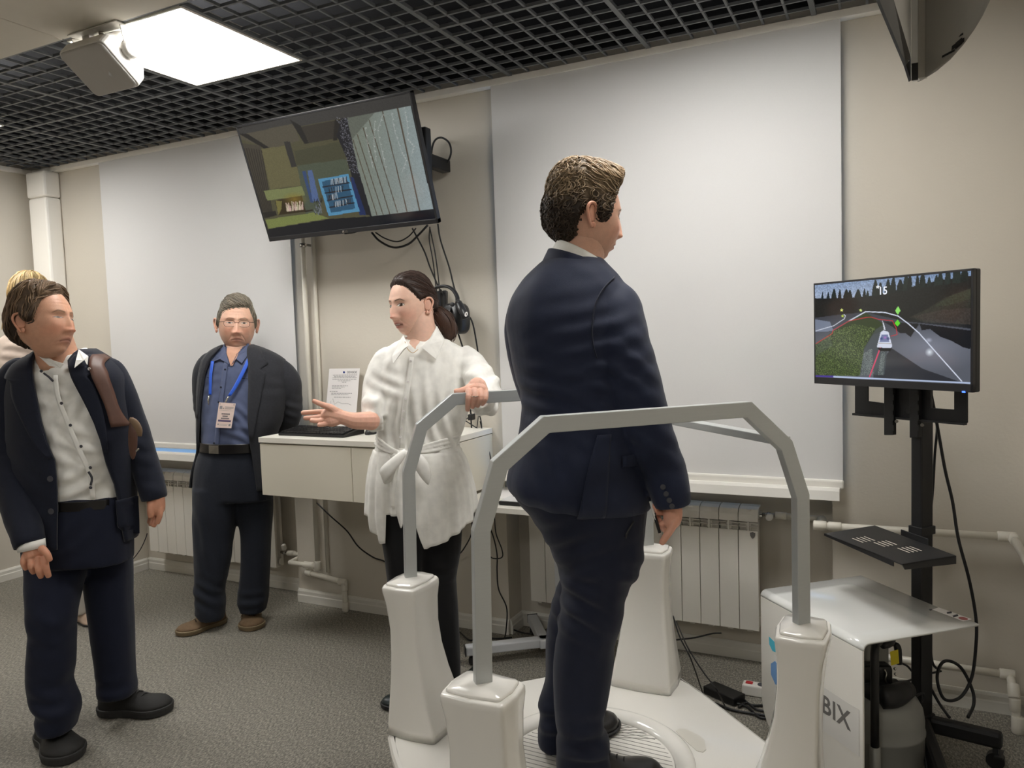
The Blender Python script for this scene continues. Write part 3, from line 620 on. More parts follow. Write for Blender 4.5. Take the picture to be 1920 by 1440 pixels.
br = put('bracket', MB().bar(piv+hx*.012, np.array([piv[0]+.012, piv[1]-.02, 2.694]), .05, .004, (1,0,0)).bar(pivl-hx*.012, np.array([pivl[0]-.012, pivl[1]-.02, 2.694]), .05, .004, (1,0,0)).box((pivl[0]-.014, piv[1]-.06, 2.693), (piv[0]+.014, piv[1]+.03, 2.698)).box((pivl[0]+.03, piv[1]-.03, 2.665), (pivl[0]+.07, piv[1]+.02, 2.694)), M['spk'], e, bevel=.0015)
for q_, s in ((piv, 1), (pivl, -1)): sub('knob', MB().tube([q_+hx*s*.0, q_+hx*s*.014, q_+hx*s*.022, q_+hx*s*.024], [.036, .036, .030, .024], 24), M['spk'], br, smooth=False, bevel=.002)
sub('screw', MB().ell((-2.68, piv[1]-.02, 2.689), (.012,0,0), (0,.012,0), (0,0,.01)), M['chrome'], br, smooth=True)
for u in ((.985, .25), (.985, .85)): put('grille_clip', MB().box(sp(u[0], u[1]-.02, -.03), sp(u[0]+.03, u[1]+.02, -.018)), M['spk'], e, bevel=.002)
# ================================================================== DISPLAY HANGING AT THE UPPER RIGHT
def KD(x, y, D): return K(x, y, D)
e = empty('hanging_display', KD(1720, -100, 1.40), 'glossy grey display hanging from the ceiling at the upper right corner', 'display')
zt_ = 2.69
b0 = KD(1708, 151, 1.40); b1 = KD(1721, 149, 1.40); b2 = KD(1735, 147, 1.40)
def vert(p, z=zt_): q = p.copy(); q[2] = z; return q
back = np.array([.3, .9, 0])*.012
put('edge_frame', MB().prism([b0, b1, vert(b1), vert(b0)], back), M['dispgrey'], e, bevel=.001)
put('edge_groove', MB().prism([b1+UP*.002, b2+UP*.002, vert(b2), vert(b1)], back), M['dispgloss'], e, bevel=.001)
put('frame_foot', MB().prism([b0-UP*.0005+CR*.001, b1-UP*.0005, b1+UP*.03, b0+UP*.03+CR*.001], -CFH*.001), M['black'], e)
L = [KD(1699, 122, 1.385), KD(1649, 0, 1.12), KD(1625, -60, 1.02)]
L2 = [KD(1708, 108, 1.40), KD(1676, 0, 1.14), KD(1655, -60, 1.04)]
b0n = b0.copy()
put('screen_rim', MB().prism([b0n, L[0], L[1], L[2], vert(L[2]), vert(L[2])+CR*.01, L2[2], L2[1], L2[0]], CFH*.008), M['bezel'], e)
put('screen_face', MB().prism([L2[0], L2[1], L2[2], vert(L2[2]), vert(b0)], CFH*.004), M['dispgrey'], e)
cur = [(1735,147), (1760,131), (1785,110), (1808,84), (1828,56), (1845,28), (1858,0), (1870,-35), (1880,-80)]
cp = [KD(x, y, 1.40-.16*((x-1735)/145)) for x, y in cur]
put('curved_back', MB().prism(cp+[vert(cp[-1]), vert(cp[0])], CFH*.03), M['dispgloss'], e, bevel=.003)
for (xa, ya, xb, yb, hh_) in ((1776,76,1793,68,5), (1797,66,1806,61,4), (1767,104,1790,92,4), (1785,86,1808,70,8), (1792,80,1804,70,12)):
    d1, d2 = 1.40-.16*((xa-1735)/145)-.003, 1.40-.16*((xb-1735)/145)-.003
    put('port', MB().prism([KD(xa, ya, d1), KD(xb, yb, d2), KD(xb, yb+hh_, d2), KD(xa, ya+hh_, d1)], CFH*.002), M['black'], e)
put('ceiling_post', MB().cyl(vert(b2, 2.5)+CFH*.06-CRH*.02, vert(b2, 2.699)+CFH*.06-CRH*.02, .02), M['bezel'], e)
# ================================================================== MONITOR STAND
PX, PY = .098, 2.955
nT = np.array([-.636, -.772, 0]); nT /= np.linalg.norm(nT); wT = np.array([.772, -.636, 0]); wT /= np.linalg.norm(wT)
def onplane(x, y, p0, n): d = ray(x, y); t = ((np.array(p0)-EYE)@n)/(d@n); return EYE+d*t
e = empty('monitor_stand', (PX, PY, 0), 'tall black wheeled stand carrying the monitor and a slotted shelf', 'stand')
pole = put('pole', MB().box(np.array([-.021, -.03, .09]), np.array([.021, .03, 1.42]), R=[wT, nT, UP], o=(PX, PY, 0)), M['blackm'], e, bevel=.006)
put('pole_base', MB().box(np.array([-.027, -.038, .07]), np.array([.027, .038, .13]), R=[wT, nT, UP], o=(PX, PY, 0)), M['blackm'], e, bevel=.006)
for dx, dy, L_ in ((.985, -.17, .24), (.12, -.993, .58), (-.985, .17, .30), (-.12, .993, .25)):
    d = np.array([dx, dy, 0]); c = np.array([PX, PY, .098])
    h = .055
    lg = MB().prism([c+d*.02+np.cross(UP, d)*.022*s+UP*z for s, z in ((-1, -h/2), (1, -h/2), (1, h/2), (-1, h/2))], d*(L_-.02))
    lo = put('leg', lg, M['blackm'], e, bevel=.012)
    cc = c+d*(L_-.02)
    ct = sub('caster', MB().cyl(cc+np.cross(UP, d)*.014+UP*-.07, cc-np.cross(UP, d)*.014+UP*-.07, .0275, 20), M['black'], lo)
    sub('caster_fork', MB().box((-.008, -.012, -.055), (.008, .012, -.02), R=[d, np.cross(UP, d), UP], o=cc).box((-.002, -.03, -.052), (.022, .03, -.046), R=[d, np.cross(UP, d), UP], o=cc), M['bezel'], lo)
# bracket plate behind the monitor
p0 = np.array([PX, PY, 0])+nT*.035
def OP(x, y, off=0): return onplane(x, y, p0+nT*off, nT)
pl = [OP(1602,722), OP(1815,738), OP(1815,790), OP(1808,798), OP(1604,776)]
def hole(c): return [OP(x, y) for x, y in c]
q = MB(); T_ = -nT*.006
q.prism([OP(1603,700), OP(1627,700), OP(1627,778), OP(1603,776)], T_); q.prism([OP(1627,752), OP(1664,757), OP(1664,781), OP(1627,778)], T_)
q.prism([OP(1664,700), OP(1745,712), OP(1745,790), OP(1664,781)], T_); q.prism([OP(1745,765), OP(1789,768), OP(1789,795), OP(1745,790)], T_); q.prism([OP(1789,712), OP(1813,716), OP(1813,792), OP(1808,797), OP(1789,795)], T_)
q.prism([OP(1603,774), OP(1813,793), OP(1813,797), OP(1603,778)], nT*.014)
put('mount_plate', q, M['blackm'], e)
for xa, xb, yb in ((1664, 1681, 815), (1712, 1728, 820)):
    put('mount_arm', MB().prism([OP(xa, 690), OP(xb, 690), OP(xb, yb), OP(xa, yb)], nT*.018), M['blackm'], e, bevel=.002)
    for k in range(4): put('arm_slot', MB().prism([OP(xa+5, 740+k*19, .0185), OP(xb-5, 740+k*19, .0185), OP(xb-5, 751+k*19, .0185), OP(xa+5, 751+k*19, .0185)], nT*.0008), M['black'], e)
for x, y in ((1681,790), (1729,797)): put('thumb_screw', MB().cyl(OP(x, y, .0), OP(x, y, .03), .006, 10), M['chrome'], e)
put('pole_bolt', MB().cyl(OP(1704, 771, .0), OP(1704, 771, .022), .009, 10), M['black'], e)
# shelf
zs = .765; k_ = (EYE[2]-zs)/.6
sc_ = [onz(x, y, zs) for x, y in ((1545,1000), (1640,985), (1793,1042), (1692,1058))]
shf = put('shelf', MB().prism(sc_, (0, 0, -.004)), M['blackm'], e, bevel=.001)
def bl_(u, v, z=0): return sc_[0]*(1-u)*(1-v)+sc_[1]*u*(1-v)+sc_[2]*u*v+sc_[3]*(1-u)*v+UP*z
sub('shelf_lip', MB().prism([bl_(0,.0), bl_(0,.9), bl_(0,.9,-.018), bl_(0,.0,-.008)], bl_(.01,0)-bl_(0,0)).prism([bl_(0,1), bl_(1,1), bl_(1,1,-.026), bl_(.05,1,-.018)], bl_(0,.99)-bl_(0,1)).prism([bl_(1,1), bl_(1,0), bl_(1,0,-.018), bl_(1,1,-.026)], bl_(.99,0)-bl_(1,0)), M['blackm'], shf)
for cu, cv in ((.35,.32), (.5,.5), (.62,.72)):
    for k in range(4):
        a0, a1 = bl_(cu-.14+k*.075, cv-.07, .0006), bl_(cu-.14+k*.075, cv+.07, .0006)
        sub('slot', MB().bar(a0, a1, .004, .0006), M['wall'], shf)
put('shelf_clamp', MB().prism([OP(1690,992), OP(1742,1010), OP(1742,1026), OP(1690,1005)], nT*.004).box(np.array([-.026, -.035, zs+.001]), np.array([.026, .035, zs+.03]), R=[wT, nT, UP], o=(PX, PY, 0)), M['blackm'], e, bevel=.002)
# monitor
q0 = np.array([.03, 2.87, 0])+nT*.085
def MO(x, y, off=0): return onplane(x, y, q0+nT*off, nT)
mc = [MO(1521,532), MO(1820,503), MO(1829,738), MO(1531,718)]
wm = (np.linalg.norm(mc[1]-mc[0])+np.linalg.norm(mc[2]-mc[3]))/2; cen = sum(mc)/4; hm = ((mc[0]-mc[3])[2]+(mc[1]-mc[2])[2])/2
def mo(u, v, d=0): return cen+wT*(u-.5)*wm+UP*(.5-v)*hm+nT*d
e = empty('monitor', mo(.5, 1, -.02), 'flat monitor on the black stand showing a boat on a lake', 'monitor')
m = MB(); bt, bs, bbm = .007/hm, .007/wm, .024/hm
for a4 in ((0, 0, 1, bt), (0, 1-bbm, 1, 1), (0, 0, bs, 1), (1-bs, 0, 1, 1)): m.prism([mo(a4[0], a4[1]), mo(a4[2], a4[1]), mo(a4[2], a4[3]), mo(a4[0], a4[3])], -nT*.012)
put('bezel', m, M['bezel'], e, bevel=.001)
put('back_cover', MB().prism([mo(0,0,-.0125), mo(1,0,-.0125), mo(1,1,-.0125), mo(0,1,-.0125)], -nT*.022).prism([mo(.25,.2,-.034), mo(.75,.2,-.034), mo(.75,.85,-.034), mo(.25,.85,-.034)], -nT*.025), M['black'], e, bevel=.004)
for s_ in (.42, .58): put('rear_bracket', MB().bar(mo(s_, .5, -.055), mo(s_, .5, -.055)-nT*.06, .03, .08), M['blackm'], e)
put('power_light', MB().box((-.004, -.002, -.0025), (.004, .002, .0025), R=[wT, nT, UP], o=mo(.955, .998, .001)), mat('blue_led', (.05,.1,.8), .4, emit=(.05,.15,1), estr=3), e)
a = Art(320, 190, [(175,222), (1325,120), (1355,980), (215,915)])
vv = np.clip((a.Y-150)/250, 0, 1)[..., None]; a.C[:] = np.array((126,150,185))*(1-vv)+np.array((185,195,215))*vv
a.poly([(150,320), (450,330), (620,300), (1100,190), (1400,150), (1400,560), (150,560)], (24,27,29))
for i in range(26):
    x = 180+i*44+random.uniform(-12, 12); yb_ = 345-(x-180)*.02 if x < 600 else 290-(x-600)*.16; hgt = random.uniform(50, 110) if x < 620 else random.uniform(60, 130); ww = random.uniform(14, 30)
    if 300 < x: a.poly([(x-ww, yb_+30), (x-ww*.8, yb_-hgt*.4), (x-ww*.2, yb_-hgt), (x+ww*.3, yb_-hgt*.95), (x+ww, yb_-hgt*.3), (x+ww, yb_+30)], random.choice([(22,32,32), (30,42,40), (26,36,34)]))
    else: a.poly([(x-ww, yb_+20), (x, yb_-hgt*.8), (x+ww, yb_+20)], (34,46,50))
a.poly([(170,330), (620,310), (1000,240), (1330,200), (1340,520), (200,470)], (28,31,31))
a.poly([(885,470), (1010,410), (1130,330), (1250,280), (1335,250), (1345,530), (1000,510)], (46,48,42)); a.poly([(1060,390), (1180,310), (1335,255), (1340,330), (1180,380)], (52,58,46)); a.poly([(900,465), (1100,420), (1345,400), (1345,530), (1000,500)], (58,54,50))
a.noise(.14, (a.Y < 540), 2)
wat = a.inside([(180,470), (420,440), (560,430), (850,500), (1345,560), (1370,1000), (200,930)])
gw = np.clip((a.Y-470)/200, 0, 1); a.C[wat] = (np.array((62,66,76))*(1-gw[wat][:, None])+np.array((92,96,106))*gw[wat][:, None])
a.blob(1050, 690, 420, 210, (132,136,150), .9); a.poly([(640,900), (760,700), (1000,860), (1360,990), (640,960)], (44,46,52), .9)
a.poly([(185,480), (300,500), (330,570), (190,575)], (120,130,150)); a.poly([(690,500), (960,520), (900,620), (860,590), (820,590), (760,540)], (28,30,34))
a.poly([(960,520), (1350,575), (1345,715), (1290,700), (1200,650), (1120,620), (1040,560), (980,570)], (26,28,32)); a.blob(1045, 735, 36, 36, (235,245,255)); a.blob(1035, 645, 30, 22, (200,205,225), .8)
a.poly([(190,680), (330,570), (470,480), (560,430), (700,520), (700,570), (620,600), (560,720), (540,910), (215,905)], (48,62,34))
gm = a.inside([(190,680), (330,570), (480,520), (640,550), (600,610), (560,720), (540,910), (215,905)])
rn = rng.random(gm.shape); a.C[gm & (rn > .6)] = (84,104,52); a.C[gm & (rn > .9)] = (128,146,92); a.C[gm & (rn < .25)] = (26,36,20); a.poly([(190,660), (300,600), (330,680), (205,760)], (90,100,96), .4)
a.poly([(560,700), (640,560), (700,520), (740,620), (720,900), (545,905)], (72,80,84), .8); mk2 = a.inside([(545,905), (560,740), (620,700), (640,905)]) | a.inside([(690,720), (720,740), (710,905), (670,905)])
a.C[mk2 & (rng.random(mk2.shape) > .5)] = (120,130,128)
a.line([(200,568), (330,530), (405,478), (412,455), (400,446)], 5, (225,230,245)); a.line([(440,495), (560,425), (700,432), (800,460), (880,520), (960,590), (1100,745), (1290,955)], 8, (225,232,250)); a.line([(205,665), (320,590), (325,565), (440,495), (560,470), (600,466), (660,485), (760,495), (790,550), (800,600), (755,612)], 5, (205,50,60)); a.line([(680,700), (612,915)], 9, (230,70,110))
a.poly([(700,568), (735,580), (768,690), (760,700), (660,698), (655,690), (678,580)], (222,228,245)); a.poly([(685,600), (732,600), (745,655), (672,655)], (120,130,170)); a.blob(685, 630, 16, 14, (40,60,120)); a.blob(735, 630, 16, 14, (50,60,110)); a.blob(712, 622, 14, 12, (190,110,200)); a.line([(668,665), (755,668)], 6, (180,170,160)); a.poly([(660,702), (765,702), (755,725), (680,725)], (22,22,26))
a.poly([(685,490), (700,520), (712,562), (700,562)], (220,225,235)); a.poly([(797,385), (817,420), (797,450), (777,420)], (150,235,110)); a.poly([(798,485), (818,515), (798,540), (778,515)], (100,225,40))
for sx_, sy_, c_ in ((382,412,(230,240,130)), (391,457,(200,225,80)), (523,415,(215,235,140))):
    a.poly([(sx_+(14 if k % 2 == 0 else 6)*math.sin(k*PI/5), sy_-(14 if k % 2 == 0 else 6)*math.cos(k*PI/5)) for k in range(10)], c_)
a.poly([(640+(18 if k % 2 == 0 else 7)*math.sin(k*PI/5), 238-(18 if k % 2 == 0 else 7)*math.cos(k*PI/5)) for k in range(10)], (245,248,252))
a.line([(218,908), (350,914)], 14, (70,50,150)); a.line([(350,914), (1356,970)], 12, (190,205,235))
sc2 = put('screen', a.mesh('screen_picture', mo(bs, bt, .0005), wT*wm*(1-2*bs), -UP*hm*(1-bt-bbm)), M['screen'], e, label='lit screen showing a boat on a lake')
wl = mat('screen_white', (0,0,0), .4, emit=(.9, .93, 1), estr=.95)
text('score_text', '15', .036, mo(.460, .158, .0012), wT, UP, wl, sc2, sub=True, off=.0004, ext=.0002)
# stand cables
def SC(pts): return [K(x, y, D) for x, y, D in pts]
cable(SC([(1742,738,2.62), (1748,780,2.66), (1757,800,2.7), (1753,850,2.72), (1749,920,2.74), (1744,975,2.74), (1742,1060,2.74), (1745,1120,2.74), (1744,1180,2.74), (1748,1240,2.76), (1762,1258,2.76)]), .0045, 'black cable following the pole of the monitor stand down')
cable(SC([(1745,735,2.6), (1756,790,2.66), (1772,880,2.68), (1786,940,2.68), (1797,1010,2.68), (1818,1090,2.68), (1830,1160,2.68), (1830,1210,2.68), (1822,1270,2.68), (1800,1308,2.68), (1770,1310,2.68), (1757,1270,2.68), (1770,1240,2.68), (1800,1250,2.68), (1822,1290,2.68), (1826,1320,2.66), (1815,1345,2.62)]), .0055, 'long black cable hanging right of the stand and coiling near the floor')
cable([K(1745,1290,2.72), K(1762,1320,2.7), K(1780,1345,2.6)], .005, 'short black cable slanting onto the right leg of the stand')
cable(SC([(1680,1240,2.75), (1700,1248,2.78), (1716,1262,2.8), (1745,1262,2.8), (1765,1258,2.8)]), .004, 'black cable from the compressor passing behind the pole, upper')
cable(SC([(1685,1278,2.7), (1705,1276,2.74), (1722,1268,2.78)]), .004, 'black cable from the compressor to the pole, lower')
# ================================================================== COMPRESSOR UNDER ITS ACRYLIC COVER
ct = [onz(x, y, .55) for x, y in ((1427,1107), (1608,1079), (1830,1162), (1619,1209))]
u1 = nrm(ct[3]-ct[0]); u2 = nrm(ct[1]-ct[0])
e = empty('acrylic_cover', (ct[0]+ct[3])/2*np.array([1,1,0]), 'glossy milky white cover bent over the grey compressor', 'cover')
wc = np.linalg.norm(ct[3]-ct[0]); nfr = nrm(np.cross(u1, UP)); nfr = nfr if nfr[1] < 0 else -nfr
rad = .02; prof = [(0, .0)]
front = []
def cpt(s, d, z): return ct[0]*np.array([1,1,0])+u1*s-nfr*d+UP*z      # s along the front edge, d back, z up
dep = .43
top_prof = [(dep, .55), (.3, .55), (rad, .55)]+[(rad-rad*math.sin(t), .55-rad+rad*math.cos(t)) for t in np.linspace(.25, PI/2, 5)]
G = [[cpt(s, d, z) for d, z in top_prof] for s in np.linspace(0, wc, 8)]
put('top_sheet', MB().grid(G), M['acry'], e, smooth=True, solid=.006)
zr = .55-rad; r2 = .13
outl = [(0, zr)]+[(r2-r2*math.cos(t), .03+r2-r2*math.sin(t)) for t in np.linspace(0, PI/2, 9)]+[(wc-r2+r2*math.sin(t)*.5+r2*.5, .03+r2-r2*math.cos(t)) for t in np.linspace(0, PI/2, 9)]+[(wc, zr)]
put('front_sheet', MB().prism([cpt(s, -.003, z) for s, z in outl], -nfr*.006), M['gloss'], e, bevel=.0015)
lt = put('lettering_band', MB().prism([cpt(s, -.0035, z) for s, z in ((.08,.345), (wc-.015,.345), (wc-.015,.20), (.08,.20))], nfr*.0004), mat('white_band', s2l(226,224,220), .3), e)
text('lettering', 'ABIX', .082, cpt(wc-.243, -.0042, .262), u1, UP, M['letter'], lt, sub=True, ext=.0004, sp=1.08, off=.0016)
put('teal_mark', MB().prism([cpt(s, -.0038, z) for s, z in ((.05,.40), (.115,.385), (.12,.362), (.07,.355), (.052,.372))], nfr*.0004), M['teal'], e)
put('blue_mark', MB().prism([cpt(s, -.0038, z) for s, z in ((.06,.305), (.085,.325), (.12,.31), (.12,.25), (.085,.24), (.06,.265))], nfr*.0004), M['lblue'], e)
# stickers on the top
def ctp(a_, b_): return ct[0]+(ct[3]-ct[0])*a_+(ct[1]-ct[0])*b_+UP*.0035
def ont(x, y): p = onz(x, y, .5535); return p
put('warning_label', MB().prism([ont(1748,1143), ont(1760,1139), ont(1822,1161), ont(1806,1165)], (0,0,.0004)), M['paper'], e)
put('warning_sign', MB().lathe([(.011, 0), (.013, .0006), (.013, .001), (.010, .001)], ont(1806,1160), 20), mat('red_ring', s2l(170,90,90), .5), e)
put('warning_print', MB().prism([ont(1786,1155), ont(1795,1152), ont(1797,1155), ont(1788,1158)], (0,0,.0012)).prism([ont(1775,1148), ont(1784,1147), ont(1785,1150), ont(1776,1151)], (0,0,.0012)).prism([ont(1742,1143), ont(1746,1142), ont(1748,1144), ont(1744,1145)], (0,0,.0012)), M['inkd'], e)
# compressor
TC = np.array([-.042, 2.74, 0])
e = empty('air_compressor', TC, 'grey round tank compressor with black pump head under the white cover', 'compressor')
R0 = .143
prof = [(.05,.03), (.11,.035), (.138,.06), (R0,.09), (R0,.155), (R0+.003,.16), (R0+.003,.168), (R0,.173), (R0,.205), (.138,.238), (.125,.262), (.095,.278), (.05,.288), (.001,.290)]
put('tank', MB().lathe(prof, TC, 48), M['tank'], e, smooth=True)
put('foot_ring', MB().lathe([(.09,0), (.105,0), (.105,.04), (.09,.04)], TC, 32), M['black'], e)
put('green_sticker', MB().lathe([(.001,0), (.012,0), (.012,.0015), (.001,.0015)], K(1709,1331,2.465), 16, (1,0,0), nrm((0,.8,.5)), nrm((0,-.5,.8))), M['green'], e)
hc = K(1672, 1265, 2.60); hc = np.array([TC[0]+.01, TC[1]+.01, .36])
def hb(x0, y0, x1, y1, D, th, m_, nm, bv=.006): return put(nm, MB().prism([K(x0, y0, D), K(x1, y0, D), K(x1, y1, D), K(x0, y1, D)], CFH*th), m_, e, bevel=bv)
hb(1622, 1250, 1676, 1292, 2.52, .12, M['black'], 'pump_housing', .012)
put('motor', MB().tube([K(1650,1308,2.46), K(1675,1305,2.47), K(1702,1292,2.52)], [.035, .037, .028], 20, res=8), M['blackm'], e, smooth=True)
put('pump_shoulder', MB().tube([K(1622,1300,2.5), K(1680,1290,2.55)], [.03, .03], 16), M['black'], e, smooth=True)
hb(1622, 1205, 1668, 1250, 2.56, .10, M['tank'], 'cylinder_head', .008)
put('gasket', MB().tube([K(1658,1255,2.515), K(1662,1264,2.515), K(1660,1274,2.515), K(1664,1286,2.515)], .003, 6, res=12), M['chrome'], e, smooth=True)
put('bolts', MB().ell(K(1678,1254,2.515), (.005,0,0), (0,.005,0), (0,0,.005), 8, 5).ell(K(1679,1264,2.515), (.005,0,0), (0,.005,0), (0,0,.005), 8, 5).ell(K(1677,1286,2.515), (.004,0,0), (0,.004,0), (0,0,.004), 8, 5), M['chrome'], e)
put('carry_handle', MB().tube([K(1655,1210,2.5), K(1668,1206,2.52), K(1674,1200,2.56)], [.012, .013, .009], 12, res=8).tube([K(1677,1207,2.58), K(1683,1215,2.58), K(1686,1245,2.58)], [.008, .012, .010], 12, res=10), M['black'], e, smooth=True)
put('warning_tag', MB().prism([K(1669,1222,2.50), K(1684,1218,2.50), K(1686,1244,2.50), K(1671,1248,2.50)], CFH*.001), M['yellow'], e, label='yellow warning tag')
hp = [K(1648,1203,2.44), K(1641,1206,2.40), K(1640,1225,2.38), K(1639,1300,2.37), K(1638,1412,2.37)]
hp[-1][:2] = hp[2][:2]; hp[3][:2] = hp[2][:2]
put('push_handle', MB().tube(hp, .0128, 14), M['black'], e, smooth=True)
put('handle_socket', MB().tube([hp[-1]+UP*.004, np.array([*hp[-1][:2], .01])], .0165, 14), M['tank'], e, smooth=True)
for dx in (-.0, .0): pass
put('wheel', MB().cyl(np.array([*hp[-1][:2], .04])+CRH*.02, np.array([*hp[-1][:2], .04])+CRH*.045, .04, 20), M['black'], e)
cable(SC([(1700,1300,2.55), (1712,1306,2.55), (1730,1300,2.56), (1732,1310,2.56), (1728,1318,2.56)]), .004, 'short black lead at the back of the grey tank')
cable([K(1728,1370,2.5), K(1732,1400,2.5), K(1738,1440,2.46), K(1742,1470,2.44)], .006, 'black hose standing beside the grey tank at the bottom edge')
# power strip and adapter on the floor
e = empty('power_strip', onz(1413,1305,0), 'white socket strip with a red switch on the floor by the compressor cover', 'socket strip')
a0, a1 = onz(1391,1303,.001), onz(1436,1311,.001); dxx = nrm(a1-a0); dyy = nrm(np.cross(UP, dxx)); dyy = dyy if dyy[1] > 0 else -dyy
put('case', MB().box((0,0,0), (.24,.05,.045), R=[dxx, dyy, UP], o=a0), M['white'], e, bevel=.006)
put('switch', MB().box((.012,.014,.045), (.04,.036,.048), R=[dxx, dyy, UP], o=a0), M['red'], e, label='red rocker switch', bevel=.001)
for k in range(3): put('socket', MB().lathe([(.001,0), (.017,0), (.017,.0012), (.001,.0012)], a0+dxx*(.075+k*.055)+dyy*.025+UP*.0453, 18), M['inkd'], e)
e = empty('power_adapter', onz(1350,1310,0), 'black power adapter brick on the floor beside the platform edge', 'adapter')
a0, a1 = onz(1318,1300,.001), onz(1376,1326,.001); dxx = nrm(a1-a0); dyy = nrm(np.cross(UP, dxx)); dyy = dyy if dyy[1] > 0 else -dyy
put('case', MB().box((0,0,0), (np.linalg.norm(a1-a0),.075,.032), R=[dxx, dyy, UP], o=a0), M['black'], e, bevel=.005)
for i, (pts, lb) in enumerate((([(1385,1326), (1400,1318), (1418,1330), (1440,1334)], 'black lead between adapter and socket strip, nearest the strip'), ([(1378,1318), (1400,1325), (1425,1345), (1452,1345)], 'black lead running right from the adapter brick'), ([(1340,1318), (1370,1330), (1400,1336), (1440,1342)], 'black lead passing in front of the adapter brick'), ([(1395,1312), (1410,1322), (1440,1322)], 'short black lead under the socket strip'))):
    cable([onz(x, y, .008) for x, y in pts], .005, lb)
cable([ony(1268,1165,3.35), K(1290,1215,2.95), K(1320,1262,2.85), K(1345,1295,2.75), onz(1362,1330,.01)], .0028, 'thin black wire hanging from the wall to the adapter, right one')
cable([K(1262,1155,3.1), K(1275,1195,3.0), K(1295,1235,2.9), onz(1318,1300,.02)], .0028, 'thin black wire hanging from the wall to the adapter, left one')
cable([K(1262,1200,3.15), K(1300,1196,3.2), K(1335,1188,3.25), K(1352,1187,3.28)], .0035, 'black lead stretched under the right radiator')
# ================================================================== STANDING PLATFORM WITH RAILS
DC = np.array([-.8265, 2.121, 0]); du = np.array([math.sqrt(.5), math.sqrt(.5), 0]); dv = np.array([-math.sqrt(.5), math.sqrt(.5), 0])
def L2(u, v, z=0): return DC+du*u+dv*v+UP*z
PE = empty('balance_platform', DC, 'glossy white standing platform with four pedestals and grey hand rails', 'platform')
def octa(s, z, c=.17):
    a, b = .56*s, .585*s; pts = [(a, -b+c), (a, b-c), (a-c, b), (-a+c, b), (-a, b-c), (-a, -b+c), (-a+c, -b), (a-c, -b)]
    out = []
    for i, p in enumerate(pts):                           # rounded corners
        q0, q1 = np.array(pts[i-1]), np.array(pts[(i+1) % 8]); p = np.array(p)
        for t in (0, .5, 1):
            A, B = p+(q0-p)*.18, p+(q1-p)*.18; out.append((1-t)**2*A+2*t*(1-t)*p+t*t*B)
    return [L2(x, y, z) for x, y in out]
ZP = .20
R = [octa(.93, .012), octa(.95, .03), octa(.975, .10), octa(1.0, .165), octa(1.0, .183), octa(.99, .194), octa(.97, .199)]
m = MB().rings(R, cap=False)
# annular top between the outline and the round recess
nR = 48; rin = [L2(.318*math.cos(t), .318*math.sin(t)-.0, .1995) for t in np.linspace(0, 2*PI, nR, endpoint=False)]
outer = octa(.97, .199)
def raydist(ang):
    best = 9
    P2 = [((p-DC)@du, (p-DC)@dv) for p in outer]; c, s = math.cos(ang), math.sin(ang)
    for (x0, y0), (x1, y1) in zip(P2, P2[1:]+P2[:1]):
        dx, dy = x1-x0, y1-y0; den = c*dy-s*dx
        if abs(den) > 1e-9:
            r = (x0*dy-y0*dx)/den; k = (x0*s-y0*c)/den if 0 else ((c*r-x0)*dx+(s*r-y0)*dy)/(dx*dx+dy*dy)
            if r > 0 and -1e-6 <= k <= 1+1e-6: best = min(best, r)
    return best
rout = [L2(raydist(t)*math.cos(t), raydist(t)*math.sin(t), .199) for t in np.linspace(0, 2*PI, nR, endpoint=False)]
m.rings([rout, rin], cap=False)
m.add([p for p in octa(.93, .012)], [tuple(range(24))])
put('deck', m, M['gloss'], PE, smooth=False)
put('rim_ring', MB().lathe([(.318,.1995), (.316,.204), (.305,.212), (.290,.212), (.275,.206), (.262,.198), (.258,.190), (.258,.18)], DC, 64, cap=False), M['gloss'], PE, smooth=True)
ft = put('foot_plate', MB().lathe([(.001,.188), (.257,.188), (.257,.17), (.001,.17)], DC, 64), M['gloss'], PE)
th = math.atan2(.2, 1)
for k in range(-12, 13):
    o_ = k*.0205; hl = math.sqrt(max(0, .25**2-o_**2))
    a_ = np.array([1, -.03, 0]); a_ = nrm(a_); n_ = np.array([-a_[1], a_[0], 0])
    if hl > .02: sub('groove_line', MB().bar(DC+n_*o_-a_*hl+UP*.1885, DC+n_*o_+a_*hl+UP*.1885, .0022, .0008), mat('groove_grey', s2l(150,148,142), .5) if k == -12 else bpy.data.materials['groove_grey'], ft)
for k in range(9):
    p = L2(.19, .12-k*.0, .1888); d = nrm(np.array([math.cos(.35+k*.05), math.sin(.35+k*.05), 0]))
    q = DC+np.array([-.06-.005*k, .13+.008*k, .1889]); sub('groove_line', MB().bar(q, q+d*.26, .0018, .0008), bpy.data.materials['groove_grey'], ft)
pad = [(1267,1371), (1273,1367), (1285,1367), (1312,1380), (1321,1388), (1324,1406), (1318,1411), (1306,1408), (1275,1380)]
put('touch_pad', MB().prism([onz(x, y, .2003) for x, y in pad], (0,0,.0012)), mat('pad_grey', s2l(214,210,200), .3), PE)
